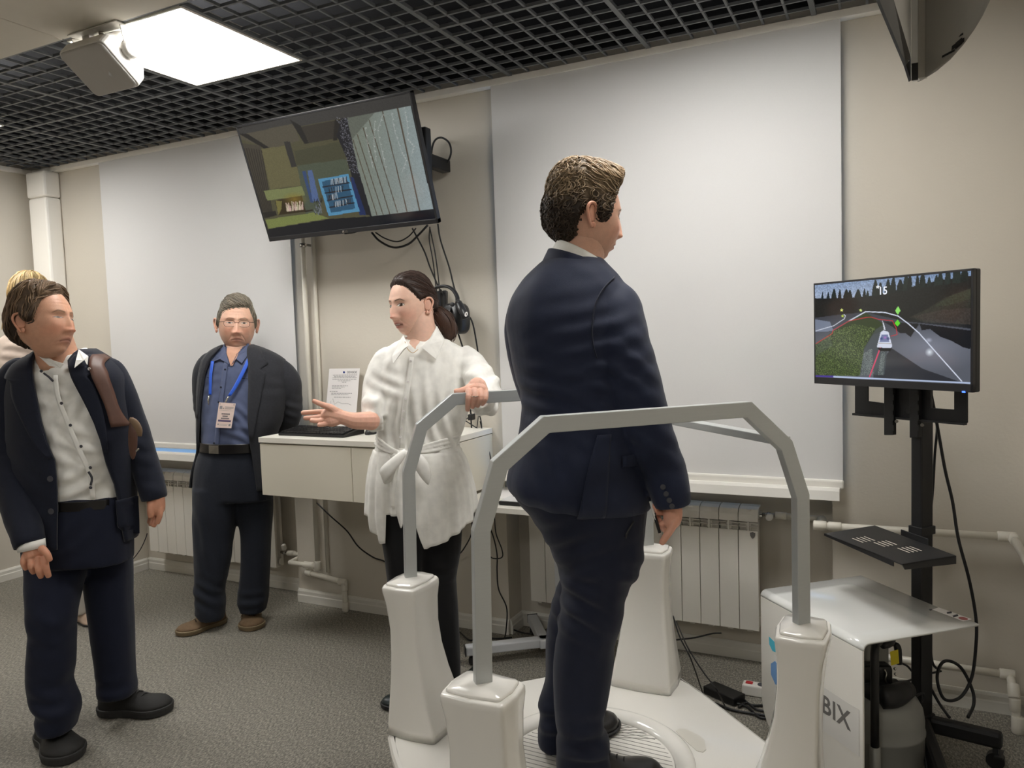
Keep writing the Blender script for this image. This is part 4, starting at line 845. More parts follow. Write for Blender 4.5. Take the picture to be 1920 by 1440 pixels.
# pedestals: faces follow the world axes, the inner side flares out towards the middle
def pedestal(out, c, idx):
    out = np.array(out, float); tn = np.cross(UP, out)
    prof = [(.2005,.137,.045,.112), (.235,.134,.046,.110), (.30,.108,.044,.100), (.38,.085,.042,.089), (.46,.068,.043,.080), (.54,.060,.046,.075), (.62,.060,.055,.078), (.665,.064,.065,.083), (.678,.063,.066,.083), (.686,.058,.062,.078)]
    def ring(z, ri, ro, t, n=9, r=.016):
        P = [(ro, -t), (ro, t), (-ri, t), (-ri, -t)]; out_ = []
        for i in range(4):
            p = np.array(P[i]); a_, b_ = np.array(P[i-1]), np.array(P[(i+1) % 4]); A, B = p+nrm(a_-p)*r, p+nrm(b_-p)*r
            for k in range(5): s = k/4; out_.append((1-s)**2*A+2*s*(1-s)*p+s*s*B)
            # slight outward bow of each side
            mid = (p+b_)/2; bow = nrm(mid-np.array([(ro-ri)/2, 0]))*.006
            for s in (.3, .5, .7): out_.append(B+(b_+nrm(p-b_)*r-B)*s+bow*(1-abs(s-.5)*2.2))
        return [c+out*x+tn*y+UP*z for x, y in out_]
    b = put('pedestal', MB().rings([ring(*q) for q in prof]), M['gloss'], PE, smooth=True)
    md = b.modifiers.new('w', 'WEIGHTED_NORMAL')
    cap = MB().rings([ring(.684,.052,.056,.071), ring(.690,.053,.057,.072), ring(.694,.050,.054,.069), ring(.699,.030,.032,.036, r=.01), ring(.700,.02,.022,.026, r=.008)])
    sub('pedestal_cap', cap, M['gloss'], b, smooth=True)
posts = {'A': (-.445,.425), 'B': (-.445,-.415), 'C': (.445,.425), 'D': (.45,-.42)}
outs = {'A': (-1,0,0), 'B': (0,-1,0), 'C': (0,1,0), 'D': (1,0,0)}
for k, (a_, b_) in posts.items(): pedestal(outs[k], L2(a_, b_), k)
def rail(v, name='hand_rail'):
    pts = [(-.445,.695), (-.437,1.052), (-.388,1.20), (-.272,1.287), (.285,1.287), (.400,1.185), (.450,1.045), (.45,.695)]
    P = [L2(a_, v, z) for a_, z in pts]; w_, t_ = .040, .026
    V = []
    for i, p in enumerate(P):
        t0 = nrm(P[i]-P[i-1]) if i else nrm(P[1]-P[0]); t1 = nrm(P[i+1]-P[i]) if i < len(P)-1 else t0
        n0 = np.cross(t0, dv); n1 = np.cross(t1, dv); nb = nrm(n0+n1); k = 1/max(.5, nb@n0)
        V.append([p+nb*k*w_/2*a+dv*t_/2*b for a, b in ((-1,-1), (1,-1), (1,1), (-1,1))])
    return put(name, MB().rings(V), M['alu'], PE, bevel=.002, seg=2)
ra_ = rail(.43); rb_ = rail(-.415)
put('cross_bar', MB().bar(L2(.405,-.41,1.195), L2(.405,.425,1.195), .040, .022), M['alu'], PE, bevel=.002)
# ================================================================== PEOPLE: tools
def sil_axes(): return CR, CFH
class Bod:
    """a closed form given by silhouette rows (y, x_left, x_right, half_depth, depth_offset) seen from the camera position at depth D"""
    def __init__(s, D, rows, e=.85):
        s.D = D; s.R = np.array([(*r, *([0.0]*(5-len(r)))) for r in rows], float); s.e = e; s.y0 = s.R[0, 0]; s.y1 = s.R[-1, 0]
    def row(s, y):
        R = s.R; y = min(max(y, s.y0), s.y1); i = min(max(np.searchsorted(R[:, 0], y, 'right')-1, 0), len(R)-2)
        t = (y-R[i, 0])/(R[i+1, 0]-R[i, 0]); a = R[max(i-1, 0)]; b = R[i]; c = R[i+1]; d = R[min(i+2, len(R)-1)]
        m0 = (c-a)/2; m1 = (d-b)/2; t2, t3 = t*t, t*t*t
        return (2*t3-3*t2+1)*b+(t3-2*t2+t)*m0+(-2*t3+3*t2)*c+(t3-t2)*m1
    def fr(s, y):
        r = s.row(y); D = s.D+r[4]; return K((r[1]+r[2])/2, y, D), max((r[2]-r[1])/2*D/FL, .002), max(r[3], .002), (r[1]+r[2])/2, (r[2]-r[1])/2
    def pt(s, y, th, off=0):                              # th: 0 right, 90deg towards the camera
        c, a, b, _, _ = s.fr(y); ct, st = math.cos(th), math.sin(th); sg = lambda v: math.copysign(abs(v)**s.e, v)
        return c+CR*(a+off)*sg(ct)-CFH*(b+off)*sg(st)
    def th(s, y, x, back=False):
        _, _, _, xc, h = s.fr(y); v = max(-1, min(1, (x-xc)/h)); v = math.copysign(abs(v)**(1/s.e), v); t = math.acos(v); return -t if back else t
    def sf(s, y, x, off=0): return s.pt(y, s.th(y, x), off)
    def loft(s, mb, n=36, y0=None, y1=None, m=None, off=0, th0=None, th1=None, domes=True):
        y0 = s.y0 if y0 is None else y0; y1 = s.y1 if y1 is None else y1; m = m or max(6, int(abs(y1-y0)/12)); R = []
        for y in np.linspace(y0, y1, m): R.append([s.pt(y, 2*PI*k/n, off) for k in range(n)])
        mb.rings(R); return mb
def remesh(mb, vox, sm=2):
    me = mb.mesh('tmp') if isinstance(mb, MB) else mb
    o = bpy.data.objects.new('tmp', me); COL.objects.link(o)
    r = o.modifiers.new('r', 'REMESH'); r.mode = 'VOXEL'; r.voxel_size = vox
    if sm: q = o.modifiers.new('s', 'SMOOTH'); q.factor = .5; q.iterations = sm
    bpy.context.view_layer.update(); dg = bpy.context.evaluated_depsgraph_get(); dg.update()
    out = bpy.data.meshes.new_from_object(o.evaluated_get(dg)); bpy.data.objects.remove(o); bpy.data.meshes.remove(me)
    return out
def geo(me):
    n = len(me.vertices); co = np.empty(n*3, np.float32); me.vertices.foreach_get('co', co); nn_ = np.empty(n*3, np.float32); me.vertices.foreach_get('normal', nn_)
    return co.reshape(-1, 3).astype(float), nn_.reshape(-1, 3).astype(float)
def faces_of(me): return [tuple(p.vertices) for p in me.polygons]
def folds(me, amp, wl=.07, seed=0, masks=(), base=.25, stretch=(1, 1, 1), hang=.0):
    """cloth folds: warped ridges pushed along the normals; masks = [(centre, radius, strength, fold direction)]"""
    co, no = geo(me); r = np.random.default_rng(seed); d = np.zeros(len(co)); P = co*np.array(stretch)
    def ridged(P, k, r_):
        v = np.zeros(len(P))
        for i in range(4):
            a = nrm(r_.normal(size=3)); b = nrm(r_.normal(size=3)); kk = k*(1+.35*i)
            v += np.sin(P@a*kk+1.7*np.sin(P@b*kk*.45+r_.random()*6)+r_.random()*6)/(1+.5*i)
        return v/2
    d += base*ridged(P, 2*PI/wl, r)
    for c, rad, st, fd in masks:
        c = np.array(c, float); w_ = np.exp(-((co-c)**2).sum(1)/(2*rad*rad)); fd = nrm(fd); q = (co-c)@fd
        side = nrm(np.cross(fd, CFH)); q2 = (co-c)@side
        v = np.sin(q*2*PI/(wl*.62)+2.0*np.sin(q2*14+seed)+seed); v = np.sign(v)*np.abs(v)**.8
        d += st*w_*v
    co2 = co+no*(d*amp)[:, None]; me.vertices.foreach_set('co', co2.astype(np.float32).ravel()); me.update(); return me
def join(name, meshes, smooth=True, cols=None):
    mb = MB(); C = []
    for i, me in enumerate(meshes):
        if isinstance(me, MB): v, f = me.V(), me.f
        else: v, f = geo(me)[0], faces_of(me)
        mb.add(v, f)
        if cols is not None: C.append(np.broadcast_to(np.asarray(cols[i], float), (len(v), 3)))
    out = bpy.data.meshes.new(name); out.from_pydata(mb.V().tolist(), [], mb.f); out.update(); out.polygons.foreach_set('use_smooth', [smooth]*len(out.polygons))
    if cols is not None:
        c = np.vstack(C); at = out.color_attributes.new('Col', 'FLOAT_COLOR', 'POINT'); at.data.foreach_set('color', np.column_stack([c, np.ones(len(c))]).astype(np.float32).ravel())
    return out
def sstep(a, b, x): t = np.clip((x-a)/(b-a), 0, 1); return t*t*(3-2*t)
def gs(x, s): return np.exp(-(x/s)**2/2)
# ------------------------------------------------------------------ head
class Head:
    """org: point between the eyes' level inside the skull; view angle a (deg) away from facing the camera, + to image right"""
    def __init__(s, px, py, D, a, pitch=0, roll=0, sc=1.0, female=False, wide=1.0, jaw=1.0, skin=(214,160,128), lip=(178,105,95), browc=(90,66,50), brow=1.0, open_=.008, smile=0, frown=0, nose=1.0, age=0, nu=170, nv=150, mouth_open=0, squint=0, gaze=(0,0), chub=0):
        s.o = K(px, py, D); s.sc = sc
        ar = math.radians(a)+math.atan((960-px)/FL)
        f = math.sin(ar)*CRH-math.cos(ar)*CFH; r = np.cross(f, UP); u = UP.copy()
        p = math.radians(pitch); f, u = f*math.cos(p)-u*math.sin(p), u*math.cos(p)+f*math.sin(p)      # + = looking down
        q = math.radians(roll); r, u = r*math.cos(q)+u*math.sin(q), u*math.cos(q)-r*math.sin(q)
        s.f, s.r, s.u = f, r, u; s.par = dict(female=female, wide=wide, jaw=jaw, nose=nose, age=age, frown=frown, smile=smile, mo=mouth_open, chub=chub)
        t = np.linspace(-PI, PI, nu, endpoint=False); az = t-.45*np.sin(t); q_ = np.linspace(0, PI, nv+2)[1:-1]; ph = q_+.22*np.sin(2*q_)
        A, P = np.meshgrid(az, ph); L = s.shape(A, P); s.L = L.reshape(-1, 3)
        fc = [(i*nu+k, i*nu+(k+1) % nu, (i+1)*nu+(k+1) % nu, (i+1)*nu+k) for i in range(nv-1) for k in range(nu)]
        fc += [tuple(range(nu-1, -1, -1)), tuple((nv-1)*nu+k for k in range(nu))]
        s.f4 = fc; s.bvh = BVHTree.FromPolygons([tuple(v) for v in s.L], fc)
        c = np.broadcast_to(np.array(s2l(*skin)), s.L.shape).copy(); x, y, z = s.L.T; fr = y > .03
        def mix(m, col, k): nonlocal c; m = (np.clip(m, 0, 1)*k)[:, None]; c = c*(1-m)+np.array(s2l(*col))*m
        rosy = tuple(np.clip(np.array(skin)*np.array((1.0, .84, .82)), 0, 255))
        mix(fr*gs(np.abs(x)-.040, .016)*gs(z+.035, .016), rosy, .45); mix(fr*gs(x, .012)*gs(z+.040, .012), rosy, .5)
        mo = mouth_open
        cw = -.0715+frown*-.25*(x*x)/.03-smile*-.2*(x*x)/.03*1
        up = gs(z-(cw+.0045), .0032)*gs(x, .0165); lo = gs(z-(cw-.006-mo*.6), .0042)*gs(x, .0145); mix(fr*(up+lo), lip, .85)
        mix(fr*gs(z-cw+mo*.15, .0013+mo*.28)*(np.abs(x) < .024), (95,45,42), .9)
        if mo: mix(fr*gs(z-cw-.0005, .0012)*(np.abs(x) < .013), (225,215,205), .8)
        bz = .0205+.004*np.clip((np.abs(x)-.012)/.02, 0, 1)-.012*np.clip((np.abs(x)-.034)/.02, 0, 1)-frown*.12*np.clip(.02-np.abs(x), 0, 1)
        mix(fr*sstep(.0030, .0012, np.abs(z-bz))*sstep(.009, .013, np.abs(x))*sstep(.050, .042, np.abs(x)), browc, .85*brow)
        if not female: mix((z < -.045)*(y > -.02)*sstep(-.045, -.07, z)*1.0, tuple(np.array(skin)*np.array((.92,.91,.93))), .3)
        if age: mix(fr*gs(np.abs(x)-.030, .014)*gs(z+.014, .006), tuple(np.array(skin)*.82), .4)
        s.c = c; s.open = open_; s.gaze = gaze; s.skin = skin
    def shape(s, A, P):
        p = s.par; x = np.sin(A)*0; sp, cp = np.sin(P), np.cos(P); lo = np.clip(-cp, 0, 1)
        h = np.where(cp > 0, np.abs(sp)**.86, np.abs(sp)**.60)
        dx, dy = np.sin(A), np.cos(A); z = .118*cp
        t = np.clip(-z/.118, 0, 1)
        sx = np.sign(dx)*np.abs(dx)**.92; wd = .0755*p['wide']*(1-.30*p['jaw']*t**1.4+p['chub']*.10*gs(t-.6, .3))
        X = wd*h*sx; ry = np.where(dy > 0, .094, .100); Y = ry*h*np.sign(dy)*np.abs(dy)**.9
        Y = np.where(dy < 0, Y*(1-.70*sstep(.15, .9, t)), Y*(1-.06*t)); Y = Y-.004
        fm = sstep(.0, .35, dy)
        B = np.zeros_like(X); ax = np.abs(X)
        zs_ = [.035, .020, .008, -.008, -.022, -.034, -.041, -.046, -.051, -.056, -.2]; am = [0, .002, .004, .010, .0155, .0205, .0225, .019, .0085, .001, 0]
        na = np.interp(-z, [-q for q in zs_], am)*p['nose']; nw = np.interp(-z, [-.035, .0, .03, .045, .06], [.0055, .0060, .0085, .0100, .009])
        B += na*gs(X, nw)+.0085*p['nose']*gs(ax-.0125, .0050)*gs(z+.0425, .0060)
        B += -.0115*gs(ax-.030, .015)*gs(z-.004, .011)+.0052*gs(ax-.031, .0115)*gs(z+.001, .0075)
        B += (.004+.001*p['age'])*gs(ax-.028, .018)*gs(z-.022, .0065)+.004*gs(ax-.046, .018)*gs(z+.030, .016)
        cw = -.0715+p['frown']*-.25*(X*X)/.03+p['smile']*.2*(X*X)/.03
        B += .0045*gs(X, .028)*gs(z+.073, .018)+.0035*gs(X, .015)*gs(z-(cw+.0045), .0035)+.0045*gs(X, .013)*gs(z-(cw-.007-p['mo']*.6), .0045)-.0035*gs(z-cw+p['mo']*.15, .0016+p['mo']*.25)*gs(X, .017)
        B += -.004*gs(X, .018)*gs(z+.090, .005)+(.0065 if not p['female'] else .004)*gs(X, .020)*gs(z+.106, .010)
        ln = np.abs(z+.055+ (ax-.022)*1.6); B += -(.0010+.0008*p['age']+.0006*p['frown'])*gs(ln, .0035)*sstep(.017, .022, ax)*sstep(.040, .034, ax)
        if p['age'] or p['frown']: B += -.0012*gs(ax-.006, .0014)*gs(z-.020, .010)-.0008*gs(z-.048, .0018)*gs(X, .03)-.0008*gs(z-.060, .0018)*gs(X, .03)
        Y = Y+B*fm
        return np.stack([X, Y, z], -1)
    def w(s, L): L = np.atleast_2d(np.asarray(L, float))*s.sc; return s.o+L[:, :1]*s.r+L[:, 1:2]*s.f+L[:, 2:3]*s.u
    def front(s, x, z, off=0):
        h = s.bvh.ray_cast(Vector((x, .3, z)), Vector((0, -1, 0)))[0]; return (x, (h.y if h else .08)+off, z)
    def side(s, y, z, sg, off=0):
        h = s.bvh.ray_cast(Vector((sg*.3, y, z)), Vector((-sg, 0, 0)))[0]; return ((h.x if h else sg*.07)+sg*off, y, z)
    def mesh(s):
        mb = MB().add(s.w(s.L), s.f4); return mb, s.c
    def ears(s):
        mb = MB()
        for sg in (-1, 1):
            b = np.array(s.side(-.008, -.008, sg)); pts = [(-.012,-.034), (-.020,-.020), (-.028,0), (-.030,.014), (-.022,.026), (-.008,.026), (-.001,.014), (-.004,.002)]
            out = [.010, .014, .019, .021, .019, .013, .006, .003]
            P = [np.array([b[0]+sg*(o_-.003), -.004+y_, z_-.006]) for (y_, z_), o_ in zip(pts, out)]
            mb.tube(s.w(P), np.array([.0045, .004, .004, .0042, .0042, .004, .0035, .003])*s.sc, 8, res=22)
            inner = [np.array([b[0]+sg*.004, -.012, -.006]), np.array([b[0]+sg*.010, -.020, .006])]
            cc = s.w([(b[0]+sg*.006, -.016, -.004)])[0]
            mb.ell(cc, (s.r*sg*.006-s.f*.004)*s.sc, s.f*.012*s.sc+s.r*sg*-.006*s.sc, s.u*.024*s.sc, 14, 9)
            mb.ell(s.w([(b[0]+sg*.006, -.011, -.034)])[0], s.r*.005*s.sc, s.f*.007*s.sc, s.u*.008*s.sc, 10, 7)
        return mb
    def eyes(s, parent, sub_parent=False, iris=(86,70,52)):
        for sg in (-1, 1):
            nx_, ny_ = 26, 13; op = s.open; V = []; C = []
            for i in range(ny_):
                for j in range(nx_):
                    u = -1+2*j/(nx_-1); v = -1+2*i/(ny_-1); xx = sg*.031+u*.0145
                    lid = (1-abs(u)**2.2); top = op*.62*lid*(1+.1*sg*u); bot = op*.42*lid
                    zz = .001+(top*v if v > 0 else bot*v)-sg*u*-.0006
                    V.append(s.front(xx, zz, .0007+.0012*lid*(1-v*v)))
                    d = math.hypot(xx-sg*.031-s.gaze[0], zz-.001-s.gaze[1]); c = (226,218,210)
                    if d < .0062: c = iris
                    if d < .0026: c = (14,12,12)
                    if abs(v) > .86 or abs(u) > .95: c = (70,45,38) if v > .5 else (150,100,88)
                    C.append(s2l(*c))
            mb = MB().add(s.w(V), [(i*nx_+j, i*nx_+j+1, (i+1)*nx_+j+1, (i+1)*nx_+j) for i in range(ny_-1) for j in range(nx_-1)])
            put('eye', join('eye', [mb], True, [np.array(C)]), M['eye'], parent)
            lash = MB().tube(s.w([s.front(sg*.031+u*.0155, .001+op*.62*(1-abs(u)**2.2)*(1+.1*sg*u)+.0003, .0012) for u in np.linspace(-1, 1, 9)]), np.array([.0004,.0006,.0007,.0008,.0009,.0008,.0007,.0006,.0004])*s.sc, 6)
            put('eyelashes', lash, M['lash'], parent, smooth=True)
M['eye'] = mat('eye_surface', (.8,.8,.8), .12, vcol=True, coat=.4)
M['lash'] = mat('lash_dark', s2l(40,28,22), .6)
M['skin'] = mat('skin', (.6,.4,.3), .48, vcol=True, var=.05, vscale=60, bump=.00035, bscale=420, sss=.12, spec=.4)
# ------------------------------------------------------------------ hair
def hair(h, name, parent, cols, hairline, thick, flow, nlock=500, llen=.05, lr=.0014, wave=.0, seed=1, crown=(0,-.02,.11), spread=.35, extra=None, roughness=.45, region=None, lift=.006, wfreq=90):
    r = np.random.default_rng(seed); nu, nv = 110, 80
    A, P = np.meshgrid(np.linspace(-PI, PI, nu, endpoint=False), np.linspace(.015, PI-.3, nv)); L = h.shape(A, P)
    hl = hairline(np.degrees(np.abs(A)), np.degrees(A)); Z = L[..., 2]; m = sstep(-.004, .012, Z-hl)
    cen = np.array([0, -.005, .01]); dirn = L-cen; dirn /= np.linalg.norm(dirn, axis=-1)[..., None]
    T = thick(np.degrees(A), Z) if thick.__code__.co_argcount == 2 else thick(np.degrees(A), Z, L[..., 1]); Q = L+dirn*(T*m-.002*(m < .05))[..., None]
    nz = np.sin(Q[..., 0]*260+Q[..., 1]*70+3*np.sin(Q[..., 2]*60))*.0006+np.sin(Q[..., 0]*90-Q[..., 2]*110)*.0012*(wave > 0)
    Q = Q+dirn*(nz*m)[..., None]
    keep = m > .02; idx = -np.ones(keep.shape, int); V = []; C = []
    for i in range(nv):
        for j in range(nu):
            if keep[i, j] or keep[min(i+1, nv-1), j] or keep[max(i-1, 0), j] or keep[i, (j+1) % nu] or keep[i, j-1]: idx[i, j] = len(V); V.append(Q[i, j])
    V = np.array(V); F = []
    for i in range(nv-1):
        for j in range(nu):
            q = (idx[i, j], idx[i, (j+1) % nu], idx[i+1, (j+1) % nu], idx[i+1, j])
            if min(q) >= 0: F.append(q)
    if idx[0].min() >= 0: V = np.vstack([V, V[idx[0]].mean(0)]); F += [(int(idx[0, j]), int(idx[0, (j+1) % nu]), len(V)-1, len(V)-1) for j in range(nu)]
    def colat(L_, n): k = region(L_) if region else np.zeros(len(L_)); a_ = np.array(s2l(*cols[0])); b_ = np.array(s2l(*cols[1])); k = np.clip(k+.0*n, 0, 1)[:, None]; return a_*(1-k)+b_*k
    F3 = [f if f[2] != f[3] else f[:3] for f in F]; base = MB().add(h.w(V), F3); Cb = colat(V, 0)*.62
    bv = BVHTree.FromPolygons([tuple(v) for v in V], F3)
    mb = MB(); CC = []; pick = r.choice(len(V), nlock*2); made = 0
    for ii in pick:
        if made >= nlock: break
        p = V[ii].copy(); path = [p]; step = llen*(.6+.7*r.random())/8; ok = True; ph = r.random()*6; sgn = r.normal()
        for k in range(8):
            f = np.array(flow(p)); f = f+wave*np.array([math.sin(ph+k*.9), math.cos(ph*1.3+k*.8), math.sin(k*.7+ph*2)*.5]); f = nrm(f)
            q = p+f*step; hit = bv.find_nearest(Vector(q))
            if hit[0] is None: ok = False; break
            nrm_ = np.array(hit[1]); cc = np.array(hit[0]); 
            if nrm_@(cc-cen) < 0: nrm_ = -nrm_
            off = lift*(.25+.75*math.sin(min(1, (k+1)/8)*PI*.8))*(.6+.8*abs(math.sin(ph)))
            q = cc+nrm_*max(.0006, off*.45); p = q; path.append(q)
        if not ok: continue
        rad = lr*(.7+.8*r.random())*np.array([.5,.9,1,1,1,.9,.75,.5,.15])
        k0 = mb.n; mb.tube(h.w(path), rad*h.sc, 5, cap=True); nadd = mb.n-k0
        t_ = colat(np.array(path[:1]), 0)[0]*(.65+.75*r.random()); CC.append(np.broadcast_to(t_, (nadd, 3))); made += 1
    parts_ = [base, mb]; colsx = [Cb, np.vstack(CC)]
    if extra:
        for em, ec in extra: parts_.append(em); colsx.append(ec)
    if 'hair' not in M: M['hair'] = mat('hair', (.2,.15,.1), .55, vcol=True, var=.25, vscale=240, spec=.35, aniso=(1,1,.35))
    o = put(name, join(name, parts_, True, colsx), M['hair'], parent)
    return o
def down(p): return nrm(np.array([p[0]*.3, p[1]*.3-.0, -.1]))
# ------------------------------------------------------------------ hands: explicit finger paths through image points
def hand(D, palm, fingers, vox=.0022, sm=3):
    """palm: [(x, y, radius_px, depth_offset, (flat))]; fingers: list of paths of the same kind"""
    mb = MB()
    def chain(P, res, flat=1):
        pts = [K(p[0], p[1], D+p[3]) for p in P]; rr = [p[2]*(D+p[3])/FL for p in P]
        d0 = nrm(pts[0]-pts[1]); d1 = nrm(pts[-1]-pts[-2])
        pts = [pts[0]+d0*rr[0]*.6]+pts+[pts[-1]+d1*rr[-1]*.55]; rr = [rr[0]*.5]+rr+[rr[-1]*.55]
        mb.tube(pts, rr, 12, res=res, flat=flat, flatdir=CFH)
    for P in palm:
        fl = P[0][4] if len(P[0]) > 4 else 1; chain([q[:4] for q in P], 16, fl)
    for P in fingers: chain(P, 14)
    return remesh(mb, vox, sm)
def core(bods, k=.8):                                     # the body's own form under the clothes
    mb = MB()
    for b, y0, y1 in bods:
        R = []
        for y in np.linspace(y0, y1, 14):
            c, a_, b_, _, _ = b.fr(y); R.append([c+CR*a_*k*math.cos(t)-CFH*b_*k*math.sin(t) for t in np.linspace(0, 2*PI, 20, endpoint=False)])
        mb.rings(R)
    return mb
def strip(bod, rows, off0, off1=None, n=6, thick=.0):
    """a patch of cloth lying on a form: rows = (y, x_a, x_b); off0/off1 offsets at the two edges"""
    off1 = off0 if off1 is None else off1; A = catmull(np.array(rows, float), max(len(rows)*4, 8)); G = []
    for y, xa, xb in A:
        G.append([bod.sf(y, xa+(xb-xa)*t, off0+(off1-off0)*t) for t in np.linspace(0, 1, n)])
    return MB().grid(np.array(G))
def shell(bod, y0, y1, edge_r, edge_l, off=.0, n=40, m=40, flare=0):
    """open garment: from edge_r(y) (image x of the right opening edge) round the back to edge_l(y)"""
    G = []
    for y in np.linspace(y0, y1, m):
        ta = bod.th(y, edge_r(y)); tb = bod.th(y, edge_l(y)); ts = np.linspace(ta, tb-2*PI, n); G.append([bod.pt(y, t, off) for t in ts])
    return MB().grid(np.array(G))
def sleeve(D, pts, n=22, flat=1.0, res=None):             # pts (x, y, r_px, depth_off)
    P = [K(p[0], p[1], D+p[3]) for p in pts]; r = [p[2]*(D+p[3])/FL for p in pts]
    return MB().tube(P, r, n, res=res or len(pts)*6, flat=flat, flatdir=CFH)
def lin(pairs): ys = [p[0] for p in pairs]; xs_ = [p[1] for p in pairs]; return lambda y: float(np.interp(y, ys, xs_))
def shoe(heel, toe, w, h, parent, m_up, m_sole, label=None, sole=.02, blunt=.9, laces=None, name='shoe', lift=0):
    heel, toe = np.array(heel, float), np.array(toe, float); d = toe-heel; Lg = np.linalg.norm(d[:2]); d = nrm([d[0], d[1], 0]); s_ = np.cross(d, UP)
    z0 = heel[2]
    def outline(t): return (.36+.18*sstep(0, .25, t)-.10*gs(t-.42, .14)+.10*gs(t-.72, .16))*w*math.sqrt(max(0, 1-(max(0, (t-.72)/.28))**2.3))*math.sqrt(max(0, 1-(max(0, (.12-t)/.12))**2.2))
    ts = np.concatenate([[.0, .01, .03], np.linspace(.07, .93, 16), [.965, .985, .996, 1.0]])
    R = []; 
    for t in ts:
        hw = max(outline(t), .001); top = h*(1.0-.0*t if t < .28 else 1-.62*sstep(.28, .72, t))*(1 if t < .85 else math.sqrt(max(.02, 1-((t-.85)/.155)**2)))*(.75+.25*sstep(0, .08, t))
        base = heel+d*Lg*t+UP*sole; ring = []
        for k in range(18):
            a_ = 2*PI*k/18; cx, sx_ = math.cos(a_), math.sin(a_)
            x_ = hw*np.sign(cx)*abs(cx)**.8*(1-.30*max(0, sx_)); zz = top*max(0, sx_)**.85 if sx_ > 0 else 0
            ring.append(base+s_*x_+UP*zz)
        R.append(ring)
    sh_ = put(name, MB().rings(R), m_up, parent, smooth=True, label=label)
    Rs = []
    for z_, k in ((.0015, .93), (.004, 1.0), (sole*.8, 1.06), (sole, 1.05), (sole+.002, .98)):
        Rs.append([heel+d*Lg*(.5+(t-.5)*(1+.03*(k-.9)/.1))+s_*sg*max(outline(t), .0005)*k+UP*z_ for sg, tt in ((1, ts), (-1, ts[::-1])) for t in tt])
    sub('sole', MB().rings(Rs), m_sole, sh_, smooth=False)
    if laces is not None:
        lm = MB()
        for k in range(4):
            t = .42+k*.07; zt2 = h*(1-.62*sstep(.28, .72, t))+sole+.001; c = heel+d*Lg*t+UP*zt2
            lm.tube([c-s_*w*.22-UP*.008+d*.006, c+UP*.003, c+s_*w*.22-UP*.008-d*.006], .0022, 6, res=8)
        sub('laces', lm, laces, sh_, smooth=True)
    return sh_
def button(p, n_, r=.006, m='black', parent=None, name='button'):
    n_ = nrm(n_); a_ = nrm(np.cross(n_, UP)); b_ = np.cross(n_, a_)
    return put(name, MB().lathe([(r*.9, 0), (r, .0008), (r, .002), (r*.75, .0024), (.0004, .0018)], p, 14, a_, b_, n_), M[m], parent)
def cloth(name, col, rough=.8, bump=.0005, bscale=700, var=.06, vscale=30, **k): return mat(name, s2l(*col), rough, bump=bump, bscale=bscale, var=var, vscale=vscale, sheen=k.pop('sheen', .12), spec=.25, **k)
def collar_ring(D, pl, pr, hp, b, w0=1, w1=.96, tilt=0, n=36, dfront=0, th=.004, gap=0, hr=None):
    """a standing band round the neck: pl, pr = image points of its lower edge; hp = height in px"""
    A, B = K(pl[0], pl[1], D), K(pr[0], pr[1], D); c = (A+B)/2; a = (B-A)/2; up = nrm(np.cross(np.cross(a, UP), a)); h_ = hp*D/FL; hq = (hp if hr is None else hr)*D/FL; R = []; hh = lambda t: (h_+hq)/2+(hq-h_)/2*math.cos(t)
    for z, k in ((0, w0), (h_*.5, (w0+w1)/2), (h_, w1), (h_+.001, w1-.03), (h_*.5, w0-.06), (-.002, w0-.05)):
        R.append([c+a*k*math.cos(t)-CFH*(b*k)*math.sin(t)*1.0+up*(z/h_*hh(t)) -UP*dfront*max(0, math.sin(t))**2 for t in np.linspace(0, 2*PI, n, endpoint=False)])
    R.append(R[0]); return MB().rings(R, cap=False)
def body(parent, head, neck, hands, cores, skin):
    hm, hc = head.mesh(); hm.f = hm.f; e_ = head.ears(); nk = MB()
    nk.tube([K(p[0], p[1], p[3]) for p in neck], [p[2]*p[3]/FL for p in neck], 24, res=10)
    sk = np.array(s2l(*skin)); ms = [hm, e_, nk]; cs = [hc, sk*np.array((1.02,.9,.88)), sk*.95]
    for h_ in hands: ms.append(h_); cs.append(sk*np.array((1.03,.92,.90)))
    if cores is not None: ms.append(cores); cs.append(sk)
    return put('body', join('body', ms, True, cs), M['skin'], parent, label='bare skin of face, neck and hands')
# ------------------------------------------------------------------ the young man on the platform
M['navy'] = cloth('navy_suit_cloth', (31,38,60), .72); M['navyt'] = cloth('navy_trouser_cloth', (25,30,48), .75)
M['shirtw'] = cloth('white_shirt_cloth', (238,236,230), .8, bump=.0003, sheen=.0)
M['leather'] = mat('black_leather', s2l(24,22,22), .28, var=.1, vscale=30); M['sole'] = mat('black_sole', s2l(26,26,26), .6)
D = 2.28
NV = empty('person', (-.83, 2.12, .19), 'young man in a navy suit seen from behind, standing on the white platform', 'person')
tor = Bod(D, [(484,1024,1128,.085), (497,1007,1140,.11), (513,990,1156,.13), (537,970,1172,.15), (563,956,1182,.165), (600,948,1188,.18), (640,953,1190,.185), (700,964,1190,.185), (750,977,1192,.18), (800,974,1197,.18), (850,963,1206,.19), (900,949,1214,.195), (922,957,1219,.195), (940,980,1219,.18), (950,1010,1216,.16)], e=.9)
slv = sleeve(D, [(1148,545,30,-.02), (1152,572,50,-.05), (1154,610,57,-.08), (1163,655,58,-.10), (1180,705,56,-.11), (1201,765,50,-.12), (1224,830,44,-.12), (1245,885,42,-.12), (1257,925,38,-.13), (1261,950,34,-.13)], n=28)
slv2 = sleeve(D, [(1000,560,40,.12), (985,620,40,.16), (1000,700,40,.18), (1030,780,36,.17), (1090,850,32,.14), (1130,905,28,.12)], n=20)
jk = MB(); tor.loft(jk, 44, m=44); 
for s_ in (slv, slv2): jk.add(s_.V(), s_.f)
